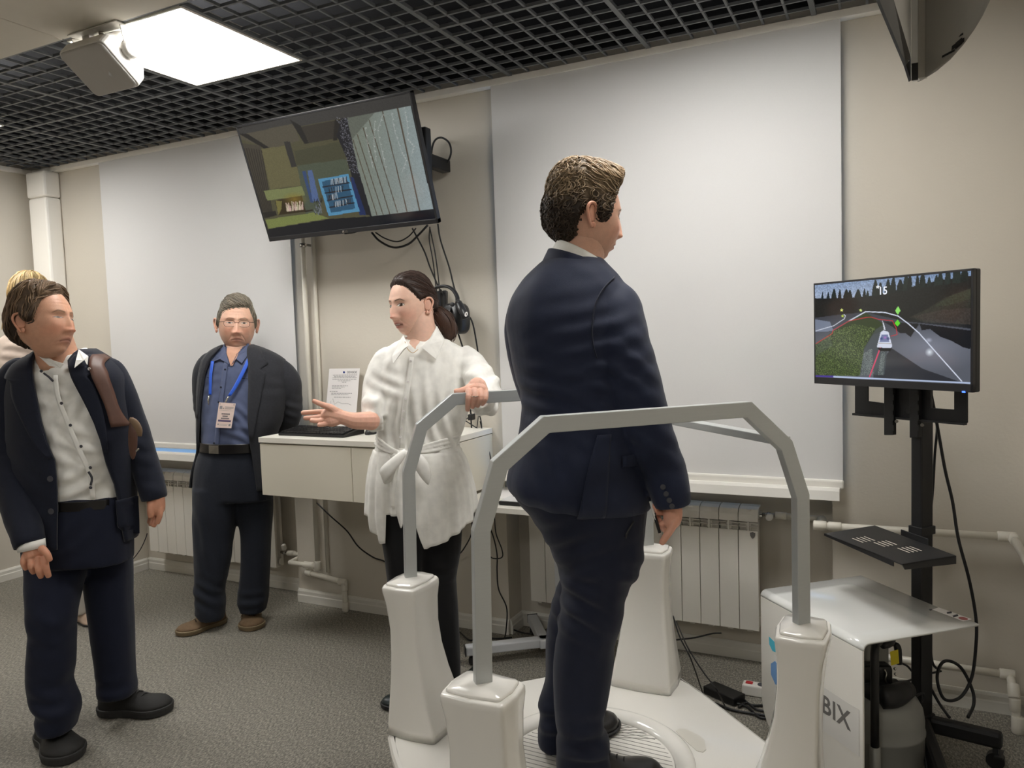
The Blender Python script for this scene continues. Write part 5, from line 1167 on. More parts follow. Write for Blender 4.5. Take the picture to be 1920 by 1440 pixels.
jm = remesh(jk, .0065, 5)
sm_ = [(tor.sf(660,1100), .09, 1.3, nrm(-UP+CR*.4)), (tor.sf(745,1000), .07, 1.6, UP), (tor.sf(740,1100), .10, .9, nrm(UP+CR*.2)), (K(1180,700,D-.2), .06, 1.2, nrm(UP+CR*.5)), (tor.sf(850,1040), .12, .5, nrm(UP*.6+CR)), (K(1225,830,D-.2), .07, .8, nrm(UP+CR*.4))]
folds(jm, .0032, .09, 3, sm_, .35, (1, 1, .6))
jo = put('suit_jacket', jm, M['navy'], NV, smooth=True)
sub('collar', collar_ring(D, (1017,489), (1143,516), 24, .104, 1.0, .91, hr=10), M['navy'], jo, smooth=True)
sub('vent_flap', strip(tor, [(800,1106,1132), (850,1092,1128), (900,1081,1124), (938,1075,1122), (949,1074,1120)], .0085, .001, 8), M['navy'], jo, smooth=True, solid=.002)
arms_seam = [K(x, y, D-.0) for x, y in ((1140,526),)]
sub('sleeve_seam', MB().tube([tor.sf(y, x, .004) for x, y in ((1142,524), (1120,545), (1105,572), (1098,605), (1098,640), (1105,668))], .0022, 6, res=24), M['navyt'], jo, smooth=True)
sub('pocket_flap', strip(tor, [(838,1150,1192), (858,1150,1193)], .006, .006, 6), M['navy'], jo, smooth=True, solid=.003)
for x, y in ((1246,917), (1252,930), (1258,942), (1263,953)): button(K(x-3, y-4, D-.13-.052), -CFH-CR*.3, .0075, 'inkd', jo).parent = jo
for o_ in [c for c in jo.children if c.name.startswith('button')]: o_.location = (0,0,0)
put('shirt_collar', collar_ring(D, (1034,468), (1131,508), 20, .090, 1.0, .94, hr=12), M['shirtw'], NV, smooth=True)
hip = Bod(D, [(890,955,1212,.165), (917,958,1213,.17), (934,968,1213,.17), (967,996,1209,.165), (1009,1021,1206,.15,.0), (1050,1040,1200,.13), (1085,1052,1180,.10), (1115,1065,1150,.06)])
nl = Bod(D-.03, [(990,1040,1208,.11), (1024,1040,1206,.12), (1057,1048,1201,.12), (1090,1052,1184,.11), (1114,1053,1173,.105), (1155,1048,1168,.10), (1207,1042,1151,.09), (1240,1038,1150,.085), (1279,1037,1145,.08), (1331,1039,1134,.078), (1365,1043,1130,.078), (1384,1044,1144,.085), (1402,1043,1139,.08), (1425,1043,1146,.08), (1455,1044,1148,.078)])
fl = Bod(D+.12, [(1000,1040,1150,.10,-.04), (1065,1050,1130,.10,-.02), (1084,1052,1120,.09), (1110,1042,1110,.08), (1144,1033,1104,.08), (1192,1024,1095,.075), (1275,1022,1085,.07), (1324,1008,1078,.07), (1346,1013,1076,.07), (1369,1008,1072,.07), (1396,1009,1066,.068)])
tb = MB(); [b_.loft(tb, 36) for b_ in (hip, nl, fl)]
tm = remesh(tb, .007, 5)
folds(tm, .0055, .10, 5, [(nl.sf(1120,1080), .06, 1.8, nrm(UP+CR*.5)), (nl.sf(1020,1060), .07, 1.2, nrm(UP-CR*.5)), (nl.sf(1380,1100), .05, 2.0, nrm(UP+CR*.2)), (fl.sf(1340,1030), .04, 1.8, UP), (nl.sf(1060,1180), .05, 1.0, nrm(UP+CR*.6)), (fl.sf(1130,1050), .05, 1.3, nrm(UP+CR*.5))], .35, (1, 1, .4))
tr = put('trousers', tm, M['navyt'], NV, smooth=True)
sub('pocket_opening', MB().tube([hip.sf(y, x, .004) for x, y in ((1172,956), (1160,975), (1158,984))], .003, 6, res=8), M['black'], tr, smooth=True)
zf = .189
h1 = onz(1032,1412,zf); t1 = onz(1152,1352,zf); shoe(h1, t1, .105, .085, NV, M['leather'], M['sole'], sole=.014)
ank = K(1090,1440,D-.03); t2 = onz(1240,1450,zf); d_ = nrm((t2-ank)*np.array([1,1,0])); h2 = np.array([*(t2-d_*.30)[:2], zf]); shoe(h2, t2, .105, .085, NV, M['leather'], M['sole'], sole=.014, laces=M['sole'])
skinN = (222,174,150)
hdN = Head(1101, 407, D, 110, pitch=6, roll=0, sc=1.10, wide=1.03, skin=skinN, chub=.6, browc=(110,85,60), frown=0, nose=.85)
hN = hand(D-.13, [[(1260,948,17,0), (1262,962,18,.0), (1260,975,17,0), (1257,984,14,0)]],
          [[(1268,972,8.5,-.015), (1257,994,7.5,-.02), (1247,1008,7,-.02), (1241,1018,6,-.015)],
           [(1252,958,8,.02), (1238,960,7,.02), (1229,958,6.5,.01), (1227,948,6,.0)],
           [(1262,985,7,.02), (1251,995,6.5,.03), (1243,990,6,.02), (1240,982,5.5,.0)],
           [(1256,985,7,.04), (1246,992,6.5,.05), (1239,984,6,.04), (1237,976,5.5,.02)],
           [(1250,980,6.5,.055), (1240,984,6,.065), (1235,976,5.5,.055), (1234,969,5,.04)]], .0025)
hN2 = hand(D+.10, [[(1128,900,15,0), (1138,925,15,0), (1142,945,13,0)]], [[(1140+4*i,945,6,.01*i), (1143+4*i,965,5.5,.01*i), (1141+4*i,982,5,.012*i)] for i in range(4)]+[[(1128,915,7,-.02), (1124,935,6,-.03), (1126,950,5.5,-.03)]], .004, 1)
body(NV, hdN, [(1098,432,44,D), (1090,465,45,D), (1083,500,48,D)], [hN, hN2], core([(tor,500,930), (hip,900,1070), (nl,1000,1440), (fl,1010,1390)], .75), skinN)
hdN.eyes(NV)
def hlM(a, s_): return np.interp(a, [0, 30, 50, 62, 72, 84, 92, 104, 120, 150, 180], [.085, .080, .062, .035, -.010, -.018, .018, .016, -.045, -.078, -.082])
def thN(a, z, y): return .012+.022*sstep(.04, .10, z)+.008*sstep(.0, -.06, y)*sstep(-.06, .02, z)+.018*sstep(.02, .075, y)*sstep(.06, .085, z)
def flN(p):
    cr = np.array([0, -.055, .11]); v = p-cr; 
    if p[2] > .055 and p[1] > -.04: return np.array([.35*np.sign(p[0]+.01)+p[0]*4, .8, -.25+(.5 if p[1] > .06 else 0)])
    return np.array([v[0]*1.5, v[1]*.6+(.03 if abs(p[0]) > .05 and p[1] > -.05 else 0), -.12])
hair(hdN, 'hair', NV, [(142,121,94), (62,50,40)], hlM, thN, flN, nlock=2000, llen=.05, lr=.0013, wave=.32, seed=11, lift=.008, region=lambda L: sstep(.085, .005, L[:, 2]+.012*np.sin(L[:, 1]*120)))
rm = empty('pen', K(1230,970,D-.15), 'thin white and black stick held by the young man in navy', 'pen')
put('barrel', MB().tube([K(1219,940,D-.13), K(1240,1010,D-.135)], .0035, 10), M['white'], rm, smooth=True)
put('grip', MB().tube([K(1226,962,D-.1302), K(1237,999,D-.1345)], .0046, 10), M['black'], rm, smooth=True)
# ------------------------------------------------------------------ the woman in white
D = 3.2
WM = empty('person', np.array([*onz(790,1330,0)[:2], 0])*0+np.array([*K(785,1000,D)[:2], 0]), 'woman with dark ponytail and white belted tunic, gesturing and holding the rail', 'person')
wt = Bod(D, [(636,752,838,.06), (645,735,858,.08), (655,724,872,.095), (672,714,882,.11), (700,708,886,.125), (740,707,882,.14), (780,708,876,.13), (812,708,866,.12), (838,704,862,.12), (862,698,875,.13)], e=.9)
s1 = sleeve(D, [(735,660,16,0), (722,676,23,-.01), (711,705,25,-.02), (704,738,25,-.04), (704,768,27,-.07), (708,788,23,-.09)], n=22)
s2 = sleeve(D, [(866,658,16,0), (880,676,24,-.02), (893,700,28,-.07), (906,722,30,-.15), (912,743,29,-.27), (903,752,27,-.38), (898,745,24,-.46)], n=22)
cu1 = MB().tube([K(716,788,D-.09), K(700,788,D-.10), K(685,788,D-.105)], [.045, .047, .043], 22, res=8)
pt1 = MB().tube([K(706,762,D-.09), K(690,755,D-.09), K(677,752,D-.09)], [.045, .035, .012], 14, res=6)
bb = MB(); wt.loft(bb, 40); [bb.add(q.V(), q.f) for q in (s1, s2, cu1, pt1)]
bb.tube([K(912,752,D-.33), K(925,768,D-.36), K(930,772,D-.36)], [.03, .03, .02], 12, res=6)
wm_ = remesh(bb, .007, 4)
folds(wm_, .0062, .085, 21, [(wt.sf(790,740), .07, 1.5, CR), (wt.sf(780,820), .09, 1.6, nrm(CR+UP*.3)), (wt.sf(820,770), .06, 1.0, CR), (K(708,720,D-.15), .05, 1.3, nrm(UP+CR*.4)), (K(900,715,D-.2), .07, 1.4, nrm(UP-CR*.4)), (K(905,755,D-.45), .05, 1.2, CR)], .5, (1, 1, .4))
sh_ = put('white_tunic', wm_, M['shirtw'], WM, smooth=True)
sk_ = Bod(D, [(838,704,862,.125), (862,697,874,.135), (900,692,885,.145), (935,691,891,.15), (965,691,893,.152), (1015,700,893,.15)], e=.9)
ybx = lin([(690,962), (700,985), (716,1006), (728,1003), (731,952), (784,952), (790,985), (799,1012), (842,997), (880,972), (893,950)])
G = []; ths = np.linspace(0, 2*PI, 150)
for t in ths:
    ct = math.cos(t); x_ = 791+101*math.copysign(abs(ct)**.9, ct); yb_ = ybx(x_) if math.sin(t) > 0 else 975
    fl_ = .006*math.sin(t*17)+.004*math.sin(t*29+1)
    G.append([sk_.pt(842+(yb_-842)*k, t, fl_*(.25+.75*k)*1.2+.002) for k in np.linspace(0, 1, 26)])
sub('skirt_panels', MB().grid(np.array(G)), M['shirtw'], sh_, smooth=True, solid=.003)
def band(pts, r, off=.006): return MB().tube([wt.sf(y, x, off) for x, y in pts], r, 8, res=24)
tie = MB()
for dy, k in ((-7,0), (0,1), (8,2)):
    q = band([(765,841), (745,838+dy*.5), (722,828+dy), (706,822+dy)], .0065, .004); tie.add(q.V(), q.f); q = band([(766,841), (790,836+dy*.6), (825,828+dy), (860,822+dy)], .0065, .004); tie.add(q.V(), q.f)
kn = wt.sf(843, 765, .02); tie.ell(kn, CR*.022, CFH*.016, UP*.02, 16, 10)
sub('waist_tie', remesh(tie, .004, 2), M['shirtw'], sh_, smooth=True)
def ribbon(pts, w_, n=5): # pts (x,y,off,width px, tilt)
    A = catmull(np.array(pts, float), 18); return MB().grid(np.array([[K(a[0]+a[3]*t*math.cos(a[4]), a[1]+a[3]*t*math.sin(a[4]), D-.172-a[2]-.006*math.cos(t*2)) for t in np.linspace(-1, 1, n)] for a in A]))
for nm, pts in (('bow_loop', [(762,845,.01,5,.6), (745,862,.025,9,.7), (724,884,.03,12,.9), (716,896,.02,10,1.2), (726,897,.005,9,1.4), (745,880,.0,9,.9), (761,850,.0,5,.6)]),
                ('tie_tail', [(765,848,.01,5,.1), (757,875,.02,8,.05), (752,915,.02,10,0), (750,950,.018,9,0), (752,975,.016,5,0), (752,990,.015,.6,0)]),
                ('tie_tail', [(760,850,.0,5,.1), (745,890,.005,8,.1), (742,925,.008,9,.1), (740,952,.006,8,.1)]),
                ('bow_loop', [(768,845,.01,5,-.3), (782,862,.025,12,-.9), (795,880,.025,16,-1.2), (803,893,.02,14,-1.3), (806,900,.015,9,-1.3)])):
    sub(nm, ribbon(pts, 1), M['shirtw'], sh_, smooth=True, solid=.003)
def flap(P, Ds, th=.004): return MB().prism([K(x, y, d) for (x, y), d in zip(P, Ds)], CFH*th)
sub('collar_point', flap([(756,628), (766,648), (757,655), (737,682), (735,668), (745,645)], [3.13,3.065,3.06,3.06,3.08,3.11]), M['shirtw'], sh_, bevel=.002)
sub('collar_point', flap([(819,611), (834,637), (818,674), (789,650), (806,634)], [3.17,3.12,3.075,3.06,3.10]), M['shirtw'], sh_, bevel=.002)
sub('collar_band', collar_ring(D, (754,648), (824,634), 14, .070, 1.05, .95, dfront=.045), M['shirtw'], sh_, smooth=True)
sub('placket', strip(wt, [(668,774,783), (720,769,778), (780,761,771), (832,757,767)], .006, .006, 4), M['shirtw'], sh_, smooth=True, solid=.002)
for x, y in ((778,675), (774,712), (770,742), (766,765), (764,780), (762,796), (760,812)): o_ = button(wt.sf(y, x, .008), -CFH, .005, 'paper', sh_); o_.location = (0,0,0)
M['blackcloth'] = cloth('black_trouser_cloth', (17,17,19), .8)
q1 = Bod(D-.03, [(930,716,800,.09), (1000,715,795,.09), (1040,721,795,.09), (1090,727,795,.085), (1200,735,795,.08), (1300,738,792,.075), (1335,738,788,.075)]); q2 = Bod(D+.03, [(930,780,880,.09), (985,785,868,.09), (1030,788,864,.09), (1062,788,860,.09), (1080,788,856,.085), (1130,790,858,.08), (1200,795,862,.08), (1255,797,864,.08), (1318,797,862,.075)]); q3 = Bod(D, [(880,712,880,.11), (930,712,876,.12), (990,715,866,.11)])
tb = MB(); [b_.loft(tb, 30) for b_ in (q1, q2, q3)]; tm = remesh(tb, .009, 4); folds(tm, .003, .09, 8, [(q2.sf(1070,830), .05, 1.3, UP)], .4, (1,1,.4)); put('trousers', tm, M['blackcloth'], WM, smooth=True)
M['dkgreen'] = mat('dark_shoe_leather', s2l(38,46,46), .35)
tt = onz(716,1326,0.001); shoe(tt+np.array([.20,.13,0]), tt, .085, .07, WM, M['dkgreen'], M['sole'], sole=.02)
tt = onz(838,1322,0.001); shoe(tt+np.array([.06,.22,0])+CFH*.03, tt+CFH*.03, .085, .07, WM, M['dkgreen'], M['sole'], sole=.02)
skinW = (232,190,168)
hdW = Head(771, 573, D, -50, pitch=2, roll=-3, sc=1.06, female=True, wide=.97, jaw=1.05, skin=skinW, lip=(176,92,88), browc=(84,60,48), open_=.0105, nose=.95, mouth_open=.006, gaze=(-.002,0))
Dh = D-.16
hW1 = hand(Dh, [[(700,789,18,.04), (685,789,17,.02), (665,789,16,.01), (650,785,13.5,0), (640,782,13,0)], [(641,782,13,0), (630,780,16,0), (618,778,15,0), (610,779,12,0)], [(636,784,11,0), (622,789,12,-.01), (612,791,8,-.01)]],
           [[(630,773,8.5,-.01), (620,765,7.5,-.02), (608,760,5.6,-.025), (598,756,4.9,-.028), (588,751.5,4.2,-.03)],
            [(613,773,6,.0), (597,772,5,.01), (581,773,4.6,.012), (567,774,4.2,.012)],
            [(612,780,6,0), (599,782,5,0), (585,783.5,4.7,.0), (571,784,4.2,.0)],
            [(614,786,5.5,-.01), (603,788.5,4.8,-.012), (593,789.5,4.5,-.014), (583,788.5,4,-.015)],
            [(620,791,5.2,-.02), (612,794.5,4.6,-.022), (604,796.5,4.2,-.025), (597,797,3.8,-.025)]], .0021, 2)
Dr = 2.632
hW2 = hand(Dr, [[(900,740,17,.16), (897,728,17,.10), (895,724,17,.045), (893,727,17,.01)], [(880,731,9,.0), (890,728,10,0), (902,729,10,0), (909,734,8,0)], [(905,745,10,.05), (904,754,8,.035)]],
           [[(882,726,8,.01), (873,730,6.5,.0), (862,733,5.6,-.01), (854,734,5.2,-.012)],
            [(878,732,5.9,-.018), (878,744,5.5,-.036), (877.5,757,5.2,-.034), (877,769,4.6,-.028)],
            [(889.5,731,5.9,-.02), (890.5,744,5.5,-.038), (888.5,755,5.1,-.032), (886,763,4.6,-.018)],
            [(901,732,5.8,-.016), (902,745,5.4,-.034), (899,754,5,-.03), (895,761,4.5,-.016)],
            [(911,735,5.2,-.01), (911,746,4.9,-.026), (908,753,4.5,-.024), (904,758,4.1,-.014)]], .0018, 1)
body(WM, hdW, [(783,590,29,D+.01), (790,620,27,D), (793,650,30,D)], [hW1, hW2], core([(wt,660,850), (q3,890,980), (q1,950,1330), (q2,950,1310)], .72), skinW)
hdW.eyes(WM, iris=(74,60,50))
nk_ = MB().ell(K(784,668,D-.01), CR*.062, CFH*.082, UP*.085, 24, 16); put('neckline_skin', join('neckline_skin', [nk_], True, [np.array(s2l(*skinW))*.95]), M['skin'], WM, smooth=True)
def hlW(a, s_): return .002*np.sin(a*.9)+np.interp(a, [0, 25, 45, 60, 74, 82, 90, 104, 120, 150, 180], [.084, .081, .070, .052, .028, .012, .022, .020, -.020, -.050, -.055])
def flW(p): g = np.array([0, -.118, -.012])-p; return g
pony = MB(); tp = hdW.w([(0,-.105,-.012)])[0]
pth = [(806,580,6,.04), (815,584,12,.05), (826,592,17,.05), (836,606,18,.05), (842,622,15,.05), (845,636,7,.05)]
Pp = [K(a[0], a[1], D+a[3]) for a in pth]; Pr = [a[2]*(D+a[3])/FL for a in pth]; pony.tube(Pp, Pr, 18, res=24)
rp = np.random.default_rng(4)
for i in range(90):
    o_ = rp.normal(size=3)*.55; o_ /= max(1, np.linalg.norm(o_)); pony.tube([Pp[k]+o_*Pr[k]*1.05+(rp.normal(size=3)*.002) for k in range(6)], np.array([.001,.0015,.0017,.0017,.0014,.0005]), 4, res=10)
hair(hdW, 'hair', WM, [(62,44,36), (48,34,28)], hlW, lambda a, z: .009+.006*sstep(.06, .11, z)+.004*(np.abs(a) > 120), flW, nlock=650, llen=.09, lr=.0011, wave=.0, seed=5, lift=.0025, extra=[(pony, np.array(s2l(66,46,36)))])
er = hdW.w([(hdW.side(-.012, -.044, -1)[0]-.004, -.012, -.044)])[0]; er2 = K(796.5, 590, D-.02)
put('earring', MB().tube([er2+UP*(.012-.012*i)+CR*.003*(-1)**i for i in range(6)], .0012, 5).tube([er2-UP*.055+CR*.004, er2-UP*.065+CR*.008], .001, 5), M['chrome'], WM)
put('ring', MB().tube([K(890.5+7*math.cos(t), 742+1.6*math.sin(t), Dr-.036-.012*math.sin(t)) for t in np.linspace(0, 2*PI, 14)], .0011, 6), M['chrome'], WM, smooth=True)
put('necklace', MB().tube([K(x, y, D-.115) for x, y in ((759,640), (763,652), (770,660), (776,661), (784,655))], .0011, 6, res=14), mat('gold', s2l(190,150,90), .3, .9), WM, smooth=True)
# ------------------------------------------------------------------ man with the blue lanyard
M['charcoal'] = cloth('charcoal_jacket_cloth', (46,47,52), .85, var=.12, vscale=120); M['chart'] = cloth('dark_trouser_cloth', (31,35,45), .85, var=.1, vscale=120); M['blueshirt'] = cloth('blue_shirt_cloth', (84,93,122), .65)
D = 4.08
M2 = empty('person', np.array([*onz(440,1185,0)[:2], 0]), 'older man with glasses, blue lanyard and dark jacket standing before the left blind', 'person')
b2_ = Bod(D, [(645,424,464,.055), (652,410,485,.07), (661,395,508,.085), (675,383,530,.10), (700,378,540,.12), (740,376,538,.135), (790,376,524,.15), (820,377,512,.15), (845,376,507,.145), (880,368,508,.15), (915,362,512,.15)], e=.88)
mb = MB(); b2_.loft(mb, 40, y1=842, off=-.012); sm2 = remesh(mb, .009, 3)
folds(sm2, .0045, .08, 31, [(b2_.sf(780,475), .05, 1.6, nrm(UP*.8+CR)), (b2_.sf(800,460), .06, 1.3, nrm(UP+CR*.7)), (b2_.sf(720,400), .05, .5, UP)], .35)
s0 = put('shirt', sm2, M['blueshirt'], M2, smooth=True, label='blue-grey button shirt')
eL = lin([(645,427), (660,414), (680,404), (700,397), (740,391), (790,388), (830,383), (870,374), (905,364), (915,362.5)]); eR = lin([(645,468), (680,478), (720,481), (780,481), (830,483), (870,488), (915,494)])
js = shell(b2_, 648, 913, eR, eL, .006, 60, 50)
tmp = bpy.data.meshes.new('t'); tmp.from_pydata(js.V().tolist(), [], js.f); tmp.update()
folds(tmp, .003, .10, 14, [(b2_.sf(720,520), .07, 1.0, nrm(UP+CR*.3))], .4, (1,1,.4)); 
jo = put('jacket', tmp, M['charcoal'], M2, smooth=True, solid=.012)
for nm, pts in (('sleeve', [(402,668,12,0), (389,679,16,0), (381,702,19,0), (380,735,18,.02), (383,775,17,.06), (394,812,15,.14), (420,838,13,.19)]), ('sleeve', [(508,672,12,0), (525,687,16,0), (541,710,21,0), (545,740,21,.02), (546,778,19,.06), (530,812,16,.14), (495,836,13,.19)])):
    ms_ = remesh(sleeve(D, pts, n=22), .009, 2); folds(ms_, .003, .08, 17, [(K(pts[4][0], pts[4][1], D-.03), .06, 1.5, nrm(UP+CR*.4))], .4, (1,1,.5)); sub(nm, ms_, M['charcoal'], jo, smooth=True)
lap1 = strip(b2_, [(650,470,486), (668,476,500), (680,478,509), (690,479,499), (700,480,507), (730,481,503), (770,481,496), (820,483,487)], .012, .017, 6); sub('lapel', lap1, M['charcoal'], jo, smooth=True, solid=.003)
lap2 = strip(b2_, [(650,412,426), (668,398,411), (680,394,404), (690,396,401), (700,391,398), (740,388,392), (780,387,389.5)], .017, .012, 6); sub('lapel', lap2, M['charcoal'], jo, smooth=True, solid=.003)
def pol(bod, P, off, nn=None, th=.003): return MB().prism([bod.sf(y, x, off) for x, y in P], CFH*th)
sub('collar_point', pol(b2_, [(421,642), (427,648), (434,660), (443,682), (424,672), (405,680), (409,662)], .0, th=.004), M['blueshirt'], s0, bevel=.001)
sub('collar_point', pol(b2_, [(473,640), (479,655), (466,680), (455,672), (447,683), (455,662), (466,648)], .0, th=.004), M['blueshirt'], s0, bevel=.001)
nk_ = strip(b2_, [(652,433,458), (662,435,457), (672,440,454), (684,445,449)], -.004, -.004, 6); put('neckline_skin', join('neckline_skin', [nk_], True, [np.array(s2l(206,158,132))]), M['skin'], M2, smooth=True)
sub('placket', strip(b2_, [(676,432,440), (720,428,437), (770,424,433), (835,419,428)], -.006, -.006, 4), M['blueshirt'], s0, smooth=True, solid=.002)
for x, y in ((436,691), (430,723), (427,750), (420,824)): o_ = button(b2_.sf(y, x, -.003), -CFH, .005, 'chart', s0); o_.location = (0,0,0)
for x0_, x1_, y_ in ((398,408,706), (461,480,706)): sub('pocket_edge', MB().tube([b2_.sf(y_, x0_, -.006), b2_.sf(y_+2, x1_, -.006)], .0014, 5), M['chart'], s0)
bl = put('belt', strip(b2_, [(826,378,486), (835,378,486), (843,378,486)], -.002, -.002, 14), M['leather'], M2, smooth=True, solid=.004)
sub('buckle', MB().prism([b2_.sf(y, x, .004) for x, y in ((411,828), (430,828), (430,843), (411,843))], CFH*.004), M['chrome'], bl, bevel=.001)
hp_ = Bod(D, [(832,380,500,.13), (870,369,503,.135), (905,365,508,.135), (935,364,510,.13)]); l1 = Bod(D-.03, [(915,364,445,.10), (960,364,444,.10), (1000,364,438,.09), (1016,365,435,.09), (1052,366,431,.085), (1086,367,425,.08), (1104,365,420,.08), (1127,369,422,.08), (1148,368,420,.08), (1160,380,419,.075)]); l2 = Bod(D+.04, [(915,440,510,.10), (960,445,510,.10), (1000,453,507,.09), (1052,454,505,.085), (1091,451,503,.08), (1125,446,502,.08), (1144,452,497,.075)])
tb = MB(); [b_.loft(tb, 30) for b_ in (hp_, l1, l2)]; tm = remesh(tb, .009, 3)
folds(tm, .004, .10, 41, [(l1.sf(1110,395), .06, 1.4, nrm(UP+CR*.3)), (l2.sf(1120,475), .05, 1.3, nrm(UP-CR*.3)), (l1.sf(1000,400), .10, .8, nrm(CR+UP*.4))], .35, (1,1,.35)); put('trousers', tm, M['chart'], M2, smooth=True)
M['brown'] = mat('brown_suede', s2l(112,90,66), .8, var=.1, vscale=60); M['tan'] = mat('tan_sole', s2l(120,104,78), .7); M['dbrown'] = mat('dark_brown_lace', s2l(60,46,36), .8)
t1 = onz(333,1193,.001); h1 = onz(416,1166,.001); h1 = t1+nrm(h1-t1)*.265; shoe(h1, t1, .105, .068, M2, M['brown'], M['tan'], sole=.024, laces=M['dbrown'])
t2 = onz(473,1184,.001); d_ = nrm(ray(473,1184)*np.array([1,1,0])); shoe(t2+d_*.25, t2, .105, .068, M2, M['brown'], M['tan'], sole=.024, laces=M['dbrown'])
skin2 = (222,178,154)
hd2 = Head(444, 607, D, 0, pitch=0, roll=3, sc=1.16, wide=1.06, jaw=.72, skin=skin2, lip=(192,126,112), browc=(110,88,72), brow=.6, open_=.0055, frown=1, age=1, nose=1.15, chub=.5)
hb2 = hand(D+.19, [[(455,840,13,0), (455,858,13,0)]], [[(450+4*i,858,5,0), (450+4*i,872,4.5,.0), (452+4*i,880,4,.01)] for i in range(4)]+[[(446,845,5.5,0), (440,858,5,0), (441,868,4.5,0)]], .005, 1)
body(M2, hd2, [(445,630,24,D+.02), (446,650,23,D+.01), (447,672,26,D-.01)], [hb2], core([(b2_,662,840), (hp_,840,930), (l1,930,1155), (l2,930,1140)], .72), skin2)
hd2.eyes(M2, iris=(84,80,70))
def hl2(a, s_): return np.interp(a, [0, 20, 40, 52, 60, 68, 78, 88, 92, 104, 120, 150, 180], [.072, .070, .066, .058, .030, .010, -.016, -.014, .020, .020, -.030, -.060, -.064])+np.interp(s_, [-50, 0, 50], [.010, 0, -.006])*(a < 50)
hair(hd2, 'hair', M2, [(122,114,100), (104,98,90)], hl2, lambda a, z: .006+.010*sstep(.07, .11, z)+.006*gs(np.abs(a), 40)*sstep(.06, .08, z), lambda p: np.array([-.6+0*p[0], .4, -.3]) if p[2] > .06 and p[1] > -.03 else np.array([p[0]*.2, -.3 if abs(p[0]) > .05 else 0, -1]), nlock=600, llen=.05, lr=.0016, wave=.15, seed=9, lift=.003)
gl = put('glasses', MB(), None, M2) if 0 else None
gm_ = MB()
for sg in (-1, 1):
    cc = hd2.front(sg*.031, -.002, .012); pts = [(cc[0]+.0235*math.copysign(abs(math.cos(t))**.7, math.cos(t)), cc[1]-.0025*abs(math.cos(t)), cc[2]+.0145*math.copysign(abs(math.sin(t))**.8, math.sin(t))) for t in np.linspace(0, 2*PI, 26)]
    gm_.tube(hd2.w(pts), .0011, 6)
    gm_.tube(hd2.w([(sg*.054, cc[1]-.003, .006), (sg*.075, .05, .006), (sg*.082, 0, .004)]), .0014, 6)
gm_.tube(hd2.w([(-.009, cc[1]+.001, .002), (0, cc[1]+.004, .004), (.009, cc[1]+.001, .002)]), .0012, 6, res=8)
g_ = put('glasses', gm_, mat('glasses_metal', s2l(92,74,64), .3, .8), M2, smooth=True)
for sg in (-1, 1):
    cc = hd2.front(sg*.031, -.002, .012); sub('lens', MB().add(hd2.w([(cc[0]+.0225*math.copysign(abs(math.cos(t))**.7, math.cos(t)), cc[1]-.0025*abs(math.cos(t)), cc[2]+.0135*math.copysign(abs(math.sin(t))**.8, math.sin(t))) for t in np.linspace(0, 2*PI, 24, endpoint=False)]), [tuple(range(24))]), M['glass'], g_)
M['lany'] = mat('blue_lanyard', s2l(40,92,205), .5)
ly = empty('lanyard', b2_.sf(700, 430, .02), 'bright blue lanyard around the neck of the man with glasses', 'lanyard')
put('ribbon', strip(b2_, [(660,477,484), (675,474,481), (700,465,472), (720,456,463), (738,446,452)], .010, .010, 4), M['lany'], ly, smooth=True, solid=.0015)
put('ribbon', strip(b2_, [(676,409,415), (700,408,414), (720,408.5,414), (737,409,414.5)], .006, .006, 4), M['lany'], ly, smooth=True, solid=.0015)
for x0_, y0_, x1_, y1_ in ((412,738,412.5,755), (448,739,441,757)):
    put('clip', MB().tube([b2_.sf(y0_, x0_, .012), b2_.sf((y0_+y1_)/2, (x0_+x1_)/2, .016), b2_.sf(y1_, x1_, .012)], [.004, .005, .002], 8, res=8), M['chrome'], ly, smooth=True)
bd = empty('badge', b2_.sf(780, 423, .02), 'pinkish name badge hanging from the blue lanyard', 'badge')
bo = -.0+D-.150-.022
Bq = [K(x, y, bo) for x, y in ((410.8,754.6), (441.8,756.5), (433.5,803), (404,801.5))]
put('card', MB().prism(Bq, CFH*.002), mat('badge_card', s2l(232,210,200), .5), bd)
def BQ(u, v, d=.0004): return Bq[0]*(1-u)*(1-v)+Bq[1]*u*(1-v)+Bq[2]*u*v+Bq[3]*(1-u)*v-CFH*d
def bq(u0, v0, u1, v1): return MB().prism([BQ(u0, v0), BQ(u1, v0), BQ(u1, v1), BQ(u0, v1)], -CFH*.0003)
put('name_band', bq(.10, .68, .90, .755), mat('plum_band', s2l(98,84,112), .5), bd)
im = MB()
for u0, v0, u1, v1 in ((.08,.13,.24,.25), (.40,.15,.92,.165), (.40,.19,.92,.205), (.40,.23,.80,.245), (.05,.30,.95,.306), (.10,.84,.18,.90), (.22,.85,.75,.86), (.22,.89,.70,.90), (.80,.83,.92,.92)): q = bq(u0, v0, u1, v1); im.add(q.V(), q.f)
put('small_print', im, M['ink'], bd); im = MB()
for v0 in (.42, .51, .60):
    u = .26 if v0 != .51 else .34
    while u < (.74 if v0 != .51 else .64): q = bq(u, v0, u+.05, v0+.045); im.add(q.V(), q.f); u += .065
put('name_print', im, M['inkd'], bd)
text('numeral', 'X', .010, BQ(.28, .245, .001), Bq[1]-Bq[0], Bq[0]-Bq[3], M['inkd'], bd, ext=.0002)
put('punch_hole', MB().cyl(BQ(.08,.06,.0005), BQ(.08,.06,.0011), .0022, 10).cyl(BQ(.92,.06,.0005), BQ(.92,.06,.0011), .0022, 10), M['inkd'], bd)
